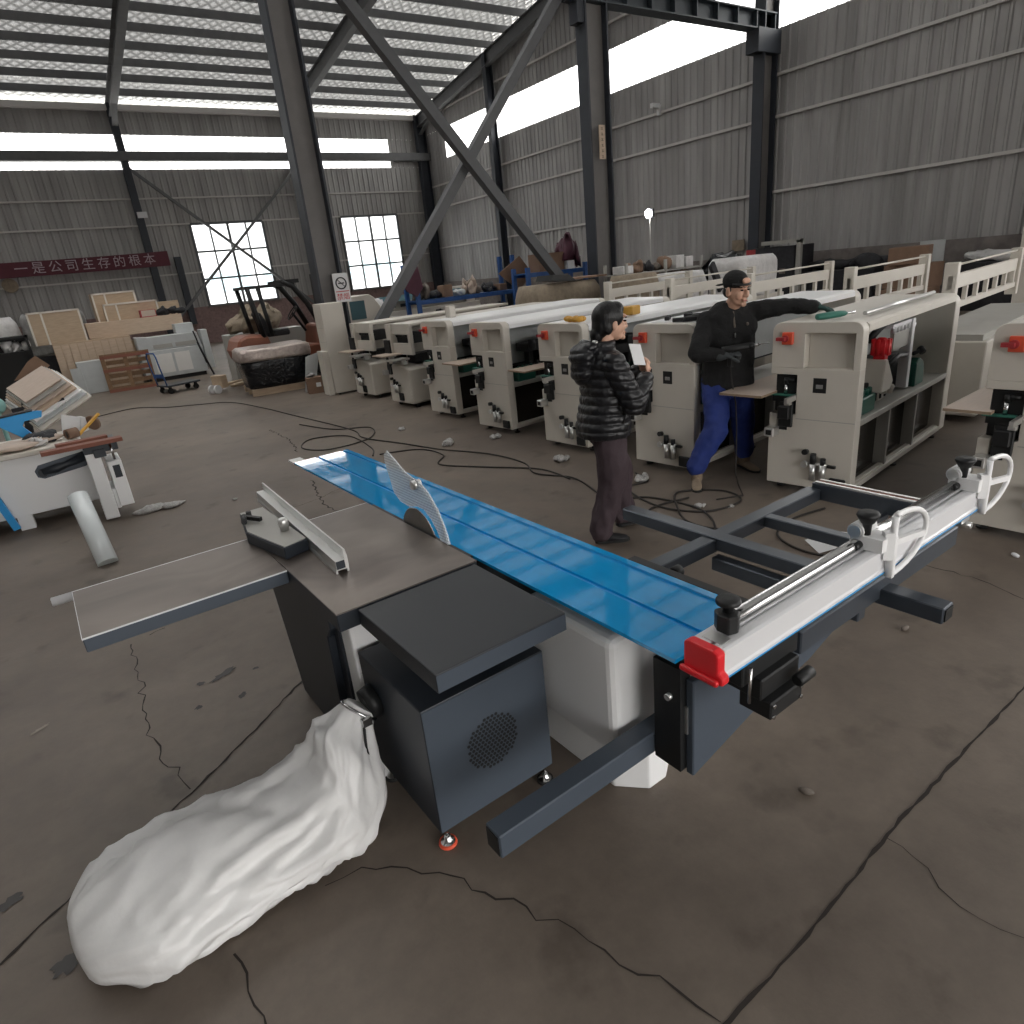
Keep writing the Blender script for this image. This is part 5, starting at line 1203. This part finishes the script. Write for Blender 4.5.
def f(g):
    rings = []
    for z, k in ((.66,1.04),(.72,1.05),(.80,1.05),(.87,1.03),(.90,.97),(.91,.6),(.91,.05)):
        R = []
        for j in range(40):
            a = 2*pi*j/40; c, s_ = cos(a), sin(a); q = (abs(c)**8+abs(s_)**8)**(-1/8); p = Vector((c*q*.67*k, s_*q*.53*k, z)); p += Vector((c, s_, .5))*.03*mnoise.noise(Vector((p.x*7, p.y*7, z*14))); R.append(p)
        rings.append(R)
    g.loft(rings)
add(t, 'silver_cover', 'foil_cover', f)
pal = thing('pallet', 'pale wooden pallet under the black wrapped load', 'pallet', (3.62,13.95,0), radians(-4))
for k in range(5): add(pal, 'slat', 'ply', lambda g: g.box(-.6,-.5+k*.225,.105,.6,-.38+k*.225,.128))
for y in (-.48,0-.04,.40): add(pal, 'runner', 'ply', lambda g: g.box(-.6,y,.0,.6,y+.08,.105))
t = thing('pallet_jack', 'worn yellowish pallet jack beside the wrapped pallet', 'pallet jack', (2.75,15.1,0), radians(30))
add(t, 'jack_body', 'ply', lambda g: (g.box(-.12,-.15,.10,.05,.15,.36), g.box(.1,-.26,.08,1.0,-.12,.14), g.box(.1,.12,.08,1.0,.26,.14)), .01); add(t, 'jack_handle', 'dark_stuff', lambda g: g.path([(-.12,0,.4),(-.28,0,.9),(-.33,0,1.1)], .02, 8))
for y in (-.08,.08): add(t, 'wheel', 'paper', lambda g: g.cyl((-.2,y-.03,.09),(-.2,y+.03,.09),.09,n=16))
t = simple('cardboard_box', 'small open cardboard box beside the tall white cabinet', 'box', (3.78,12.5,0), 'box_body', 'card', lambda g: g.box(0,0,0,.28,.25,.30), -.2); add(t, 'box_label', 'paper', lambda g: g.box(.16,-.004,.12,.25,0,.2))
simple('leaning_sheet', 'pale sheet leaning behind the small cardboard box', 'sheet', (3.82,12.85,0), 'sheet_body', 'pale_grey', lambda g: g.prism([(0,.0),(.2,.0),(.42,.72),(.14,.66)], 'xz', 0, .02)); lump('box_rag', 'crumpled white wrapper on the small cardboard box', 'wrapper', (3.92,12.58,.302), (.16,.12,.09), 'film_grey', 4, 51)
t = thing('no_smoking_sign', 'white no smoking sign with red text on the free-standing column', 'sign', (4.82,12.55,1.85))
add(t, 'sign_board', 'paper', lambda g: g.box(-.15,0,-.26,.15,.015,.26)); add(t, 'prohibition_mark', 'dark_stuff', lambda g: (g.path([(.10*cos(a),-.006,.08+.10*sin(a)) for a in [2*pi*i/24 for i in range(24)]],.012,6,closed=True), g.bar((-.07,-.006,.15),(.07,-.006,.01),.02,.008), g.bar((-.06,-.004,.08),(.06,-.004,.08),.006,.02)))
text('sign_text', '禁烟', .13, 'sign_red', (0,-.004,-.17), (pi/2,0,0), t); add(t, 'sign_line', 'sign_red', lambda g: g.box(-.13,-.004,-.075,.13,0,-.06))
# banner and round vent on the back wall
t = thing('banner', 'long dark red banner with white Chinese characters on the back wall', 'banner', (0,32.45,0))
def f(g):
    n = 30; vs = []
    for i in range(n+1):
        x = -9+14.1*i/n; sag = .25*(1-((x-.5)/9.5)**2) if x < 5.2 else 0; sag = max(0, sag)*.9
        vs += [(x, -.02*sin(i*1.7), 3.42-sag*.3), (x, -.02*sin(i*1.7), 4.12-sag)]
    g.add(vs, [(2*i,2*i+2,2*i+3,2*i+1) for i in range(n)])
add(t, 'banner_cloth', 'banner_red', f)
msg = '的质量三二个 一是公司生存的根本'
for k, ch in enumerate(reversed(msg)):
    if ch != ' ':
        x = 4.35-k*.56; sag = .25*(1-((x-.5)/9.5)**2)*.6; text('banner_text', ch, .46, 'banner_white', (x,-.045,3.77-sag), (pi/2,0,0), t)
simple('wall_fan', 'round pale vent low on the back wall under the banner', 'vent', (-.65,32.8,3.1), 'vent_disc', 'tan_sack', lambda g: g.cyl((0,-.12,0),(0,.1,0),.26,n=24))
simple('junction_box', 'small white box on the dark back wall column', 'box', (4.5,32.38,5.35), 'box_body', 'paper', lambda g: g.box(-.16,-.1,-.11,.2,0,.11))
# ------------------------------------------------------------------ behind the machine row
t = thing('long_press', 'long pale machine with a blue-green top below the back corner', 'machine', (6.9,16.2,0), radians(3))
add(t, 'press_body', 'cream', lambda g: g.box(0,0,0,3.4,.9,1.12), .01); add(t, 'press_top', 'teal', lambda g: g.prism([(.0,1.36),(.9,1.36),(.9,1.46),(.2,1.50)], 'yz', .35, 3.0)); add(t, 'press_bridge', 'cream', lambda g: (g.box(.3,.2,1.12,3.2,.8,1.36), g.box(3.0,.1,1.12,3.3,.9,1.55)), .01)
for k in range(6): add(t, 'press_slot', 'dark_stuff', lambda g: g.box(.5+k*.45,.19,1.2,.8+k*.45,.2,1.28))
lump('loose_parts', 'pale and yellow loose parts heaped beside the white hood', 'parts', (6.4,14.6,1.1), (.5,.4,.42), 'film_white', 7, 61); simple('parts_bench', 'grey bench carrying the loose parts beside the white hood', 'bench', (6.4,14.6,0), 'bench_body', 'grey_paint', lambda g: g.box(-.35,-.35,0,.35,.35,1.1))
simple('yellow_cover', 'small yellow cover on the bench beside the white hood', 'cover', (6.2,14.28,1.1), 'cover_body', 'yellow', lambda g: g.prism([(0,0),(.3,0),(.22,.2),(.06,.16)], 'xz', 0, .1))
def rack(lab, x, y, L_, zs, h, rot=0):
    t = thing('storage_rack', lab, 'rack', (x,y,0), rot, 'blue storage racks')
    for px in (0, L_):
        for py in (0,.6): add(t, 'upright', 'blue_paint', lambda g: g.box(px-.05,py-.04,0,px+.05,py+.04,h))
    for z in zs: add(t, 'shelf', 'blue_paint', lambda g: (g.box(0,-.03,z-.10,L_,.0,z), g.box(0,.6,z-.10,L_,.63,z), g.box(0,0,z-.03,L_,.6,z)))
    return t
rack('blue storage rack full of parts left of the double column', 7.65, 15.0, 2.9, (.75,1.35), 2.2); rack('blue storage rack beside the double column with a box on top', 10.0, 13.6, 1.85, (.8,1.72), 1.85)
rnd = random.Random(77)
ORD = ['first','second','third','fourth','fifth','sixth','seventh','eighth','ninth']
WHAT = {'mid_stuff':'grey-brown part','dark_stuff':'dark part','card':'tan carton','pale_grey':'pale metal part','wood_face':'beige offcut','film_white':'white bag'}
def clutter(x, y, z, n, sx, where, kinds, sc=1.0, grp=None):
    for k in range(n):
        m, nm, cat = kinds[k % len(kinds)]
        px = x+sx*(k+.5)/n; s_ = (sx/n*rnd.uniform(.75,.95), .36*rnd.uniform(.7,1.0), rnd.uniform(.16,.4)*sc); lab = '%s, %s from the left on %s' % (WHAT[m], ORD[k], where)
        if rnd.random() < .45: simple(nm, lab, cat, (px, y, z+.002), 'body', m, lambda g: g.box(-s_[0]/2,-s_[1]/2,0,s_[0]/2,s_[1]/2,s_[2]), rnd.uniform(-.1,.1), .01, grp)
        else:
            t = lump(nm, lab, cat, (px, y, z+.002), s_, m, 6, 100+k+int(x*7)); t['group'] = grp or where
K = [('mid_stuff','loose_part','part'), ('dark_stuff','dark_part','part'), ('card','carton','carton'), ('pale_grey','metal_part','part'), ('wood_face','wood_offcut','offcut')]
clutter(7.75, 15.3, .75, 7, 2.7, 'the lower shelf of the left blue rack', K, 1.1, 'parts on the lower rack shelf')
clutter(7.75, 15.3, 1.35, 8, 2.7, 'the upper shelf of the left blue rack', K, 1.0, 'parts on the upper rack shelf')
clutter(10.1, 13.9, .8, 4, 1.3, 'the blue rack by the double column', K[1:], 1.2, 'parts beside the double column')
t = simple('purple_cloth', 'purple cloth hanging on the left upright of the left blue rack', 'cloth', (7.62,14.93,1.45), 'cloth_body', 'burgundy', lambda g: g.prism([(.05,.78),(-.42,.38),(-.30,.15),(-.05,.0),(.14,.2)], 'xz', -.06, -.01)); 
simple('brown_sheet', 'tan sheet leaning behind the diagonal brace on the left blue rack', 'sheet', (10.3,14.6,1.40), 'sheet_body', 'card', lambda g: g.prism([(-.45,.38),(.2,.75),(.55,.3),(.1,-.1)], 'xz', 0, .03), -.1)
simple('flat_carton', 'long tan carton on top of the blue rack by the double column', 'carton', (10.45,13.7,1.722), 'carton_body', 'card', lambda g: g.box(0,0,0,.80,.45,.42)); lump('purple_bag', 'dark purple bag on top of the blue rack by the double column', 'bag', (11.62,13.95,1.73), (.40,.4,.85), 'burgundy', 7, 71); simple('white_carton', 'small white carton below the dark purple bag', 'carton', (11.30,13.62,1.722), 'carton_body', 'paper', lambda g: g.box(0,0,0,.22,.2,.2))
# plastic covered machines and shelves in the middle distance
t = wrapped('covered_machine', 'grey plastic covered machine with a board on top behind the woman', 7.7, 9.4, 10.2, 0, 1.52, 1.0, 'tan_sack', 9, 'covered machine'); simple('cover_board', 'tan board on top of the grey plastic covered machine', 'board', (8.5,10.25,1.56), 'board_body', 'card', lambda g: g.box(-.1,0,0,1.0,.7,.03)); 
simple('dark_sheet', 'dark panel leaning on the grey plastic covered machine', 'panel', (8.0,10.15,1.54), 'panel_body', 'black', lambda g: g.prism([(0,.05),(.6,.0),(.45,.12),(.05,.15)], 'xz', 0, .5))
t = thing('steel_shelf', 'long grey steel shelf loaded with parts behind the woman', 'shelf', (9.55,9.75,0))
for px in (0,1.1,2.2):
    for py in (0,.6): add(t, 'post', 'grey_paint', lambda g: g.box(px-.025,py-.025,0,px+.025,py+.025,1.75))
for z in (.9,1.28,1.55): add(t, 'shelf_board', 'grey_paint', lambda g: g.box(-.02,0,z-.03,2.22,.6,z))
K2 = [('film_white','white_bag','bag'), ('card','carton','carton'), ('dark_stuff','dark_part','part'), ('mid_stuff','loose_part','part'), ('card','carton','carton'), ('film_white','white_bag','bag')]
clutter(9.6, 10.05, 1.55, 7, 2.1, 'the top of the grey steel shelf', K2, .9, 'load on the top shelf board')
clutter(9.6, 10.05, 1.28, 6, 2.1, 'the middle board of the grey steel shelf', [K2[2], K2[3], K2[1]], .6, 'load on the second shelf board'); clutter(9.6, 10.05, .9, 6, 2.1, 'the lowest board of the grey steel shelf', [K2[3], K2[1]], .8, 'load on the lowest shelf board')
wrapped('covered_machine', 'small grey plastic covered machine above the rails behind the woman', 8.9, 9.7, 8.95, 0, 1.56, .7, 'tan_sack', 13, 'covered machine'); wrapped('covered_machine', 'clear plastic covered machine between the two people', 9.85, 10.8, 8.75, 0, 1.5, .75, 'film_white', 17, 'covered machine')
lump('black_bag_heap', 'heap of black bags behind the man\'s shoulder', 'bags', (12.5,9.65,1.2), (1.1,.6,.55), 'black_film', 9, 81); simple('bag_table', 'dark table under the heap of black bags', 'table', (12.6,9.6,0), 'table_body', 'dark_stuff', lambda g: g.box(-.8,-.4,0,.8,.5,1.2)); lump('red_cloth', 'red cloth in front of the heap of black bags', 'cloth', (12.0,9.25,1.2), (.3,.2,.3), 'red', 4, 83)
simple('padded_board', 'dark grey padded panel leaning on the heap of black bags', 'panel', (10.45,8.45,1.05), 'panel_body', 'dark_stuff', lambda g: g.prism([(.0,.5),(.12,.6),(.42,.1),(.3,0)], 'xz', 0, .08), 0, .02)
t = wrapped('wrapped_bundle', 'cream wrapped bundle behind the man\'s cap', 11.05, 12.4, 8.3, .9, 1.66, .8, 'film_white', 19); simple('bundle_stand', 'cream stand under the cream wrapped bundle', 'stand', (11.75,8.3,0), 'stand_body', 'cream', lambda g: g.box(-.8,0,0,.8,.8,.9))
# along the right wall
t = thing('dark_crate', 'dark crate with small pale stickers beside the right-hand column', 'crate', (17.2,11.6,0)); add(t, 'crate_body', 'dark_stuff', lambda g: g.box(-.4,-.75,0,.5,.75,1.72), .01)
for p in ((-.1,1.35),(.35,1.42),(.3,1.15),(-.5,1.02),(0,1.05)): add(t, 'sticker', 'mid_stuff', lambda g: g.box(-.405,p[0],p[1],-.40,p[0]+.18,p[1]+.14))
add(t, 'crate_end', 'red_dark', lambda g: g.box(-.402,.45,.9,-.4,.75,1.7)); add(t, 'pale_post', 'grey_paint', lambda g: (g.box(-.5,-.98,0,-.4,-.86,1.85), g.box(-.5,-.98,1.78,-.4,.2,1.88)))
t = thing('work_lamp', 'bright work lamp on a thin pole near the right wall', 'lamp', (15.0,14.33,0))
add(t, 'lamp_pole', 'grey_paint', lambda g: (g.cyl((.03,0,0),(.03,0,2.9),.014,n=8), g.bar((-.3,0,.02),(.3,0,.02),.04,.04), g.bar((0,-.3,.02),(0,.3,.02),.04,.04))); add(t, 'lamp_head', 'dark_stuff', lambda g: g.box(.0,-.14,2.83,.06,.14,3.07))
m = bpy.data.materials.new('lamp_glow'); m.use_nodes = True; MATS['lamp_glow'] = m; b = m.node_tree.nodes['Principled BSDF']; b.inputs['Emission Color'].default_value = (1,1,1,1); b.inputs['Emission Strength'].default_value = 40
add(t, 'lamp_glass', 'lamp_glow', lambda g: g.ell((-.03,0,2.95),(.05,.12,.12),14,10))
simple('security_camera', 'small white camera high on the right wall between the columns', 'camera', (18.25,16.9,6.3), 'camera_body', 'paper', lambda g: (g.box(-.35,-.06,-.05,-.02,.06,.08), g.box(-.06,-.05,-.25,.05,.05,.05))); simple('wall_notice', 'small pale notice on the right wall beside the right-hand column', 'notice', (18.3,13.75,1.85), 'notice_sheet', 'tan_sack', lambda g: g.box(-.02,-.22,-.16,0,.22,.16))
t = thing('carton_stack', 'stack of crushed brown cartons by the right wall', 'cartons', (16.2,7.9,0)); t['kind'] = 'thing'
bpy.data.objects.remove(t)
for k, (x, y, z, a, b_, h, yaw, lab) in enumerate([(16.0,7.45,0,.9,.9,.62,.1,'lowest brown carton of the stack by the right wall'), (16.05,7.45,.622,.8,.85,.5,-.15,'middle brown carton of the stack by the right wall'), (15.95,7.5,1.124,.7,.75,.36,.3,'topmost brown carton of the stack by the right wall')]):
    simple('brown_carton', lab, 'carton', (x,y,z), 'carton_body', 'card', lambda g: g.box(-a/2,-b_/2,0,a/2,b_/2,h), yaw, .01, 'brown cartons by the right wall')
simple('leaning_board', 'white panel leaning behind the brown cartons by the right wall', 'panel', (16.9,7.5,0), 'panel_body', 'pale_grey', lambda g: g.box(0,-.25,0,.05,.25,1.55), .1)
for k, (y0, y1, lab) in enumerate([(8.8,10.7,'low dark bench along the right wall beside the dark crate'), (4.2,7.2,'low dark bench along the right wall with white scraps on it')]):
    simple('wall_bench', lab, 'bench', (17.4,(y0+y1)/2,0), 'bench_body', 'dark_stuff', lambda g: g.box(-.4,-(y1-y0)/2,0,.6,(y1-y0)/2,1.02), 0, .01)
lump('white_scraps', 'pile of white scraps on the low dark bench by the right wall', 'scraps', (17.3,6.4,1.022), (.4,1.0,.22), 'film_white', 8, 91); lump('small_tools', 'row of small dark tools on the bench beside the dark crate', 'tools', (17.4,9.75,1.022), (.3,1.5,.3), 'dark_stuff', 9, 93); lump('grey_scraps', 'grey scraps at the near end of the low dark bench', 'scraps', (17.3,5.2,1.022), (.4,.8,.35), 'mid_stuff', 6, 95)
t = thing('perforated_board', 'white panel with square holes at the right edge of the photo', 'panel', (14.6,4.65,0), radians(5)); add(t, 'panel_body', 'cream', lambda g: g.box(0,-.9,0,.08,.35,1.85), .01)
for y in (-.7,-.35,.0): add(t, 'panel_hole', 'dark_stuff', lambda g: g.box(-.004,y,1.25,0,y+.22,1.6))
# ------------------------------------------------------------------ floor: cables and scraps
def spline(P, n=10):
    P = [Vector((*p, .009)) for p in P]; out = []
    for i in range(len(P)-1):
        a, b_, c, d = P[max(0,i-1)], P[i], P[i+1], P[min(len(P)-1,i+2)]
        for k in range(n):
            t_ = k/n; out.append(.5*((2*b_)+(c-a)*t_+(2*a-5*b_+4*c-d)*t_*t_+(3*b_-a-3*c+d)*t_**3))
    return out+[P[-1]]
for pts, lab in (([(.3,14.6),(1.0,14.9),(1.5,14.2),(2.0,13.8),(2.5,13.3),(2.75,11.9),(2.87,10.75),(3.08,8.66),(3.0,8.0),(3.2,7.2),(3.35,6.56),(3.6,5.9),(3.64,5.3),(3.5,4.9),(3.64,4.5),(3.5,4.0)], 'long black cable running across the floor along the machine row'),
        ([(2.71,9.76),(2.93,8.9),(3.31,8.5),(3.05,7.9),(2.47,7.8),(2.25,8.2),(2.5,8.6),(2.9,8.3),(2.85,7.4),(2.7,7.0)], 'looped black cable on the floor beyond the blue table'),
        ([(2.78,6.99),(3.2,6.77),(3.25,6.3),(3.04,6.0),(3.3,5.5),(3.61,4.98),(3.6,4.5)], 'short black cable on the floor left of the woman'),
        ([(4.1,4.15),(4.0,3.9),(3.75,3.9),(3.6,3.4),(3.75,3.05),(4.1,3.0),(4.2,3.25),(3.95,3.5),(3.7,3.3),(3.5,3.0),(3.6,2.7),(4.1,2.65)], 'coiled black cable on the floor at the man\'s feet'),
        ([(4.35,2.45),(4.0,2.5),(3.7,2.4),(3.6,2.1),(3.75,1.8),(3.9,1.6)], 'black cable on the floor under the crosscut frame'), ([(3.45,3.75),(3.7,3.6),(3.75,3.1),(3.45,2.75),(3.3,3.1),(3.5,3.4),(3.9,3.35)], 'looped black cable on the floor between the woman and the man')):
    t = thing('floor_cable', lab, 'cable', (pts[0][0],pts[0][1],0), 0, 'cables on the floor')
    g = MB(); g.path([p-Vector((pts[0][0],pts[0][1],0)) for p in spline(pts)], .008, 7); g.build('cable_body', 'cable', t)
for k, (x, y, s_, lab) in enumerate([(3.54,7.95,.10,'crumpled clear wrapper on the floor by the fourth machine left of the woman'), (3.53,6.68,.16,'crumpled clear wrapper on the floor nearest the blue table\'s far end'), (4.05,6.45,.13,'crumpled clear wrapper under the second machine left of the woman'), (3.95,5.05,.15,'crumpled clear wrapper just left of the woman'),
        (4.0,3.95,.14,'white crumpled wrapper on the floor between the woman and the man'), (3.81,3.16,.08,'small white scrap on the floor in front of the man\'s boots'), (1.92,16.7,.2,'pale scrap on the floor beside the hand cart'), (1.07,6.69,.05,'tiny pale lump on the floor left of the blue table'), (3.95,2.98,.05,'tiny white scrap on the floor beside the coiled cable')]):
    t = lump('floor_scrap', lab, 'scrap', (x,y,0), (s_*.8,s_*.55,s_*.4), 'scrap_film', 9, 200+k); t['group'] = 'scraps on the floor'
for k, (x, y, lab) in enumerate([(3.12,1.29,'small brown chip on the floor right of the crosscut fence'), (4.34,1.25,'white chip on the floor near the right edge'), (1.80,1.0,'small dark chip on the floor in front of the saw'), (3.3,1.55,'reddish chip on the floor below the crosscut frame')]):
    simple('floor_chip', lab, 'chip', (x,y,0), 'chip_body', 'paper' if k == 1 else 'mid_stuff', lambda g: g.ell((0,0,.012),(.03,.015,.012),8,5), k, 0, 'chips on the floor')
t = simple('paper_leaflet', 'folded white paper leaflet on the floor under the crosscut frame', 'paper', (3.86,2.03,.0), 'leaflet_sheet', 'paper', lambda g: g.add([(-.2,-.10,.004),(0,-.10,.05),(0,.12,.05),(-.2,.12,.004),(.2,-.10,.006),(.2,.12,.006)], [(0,1,2,3),(1,4,5,2)]), radians(-35))
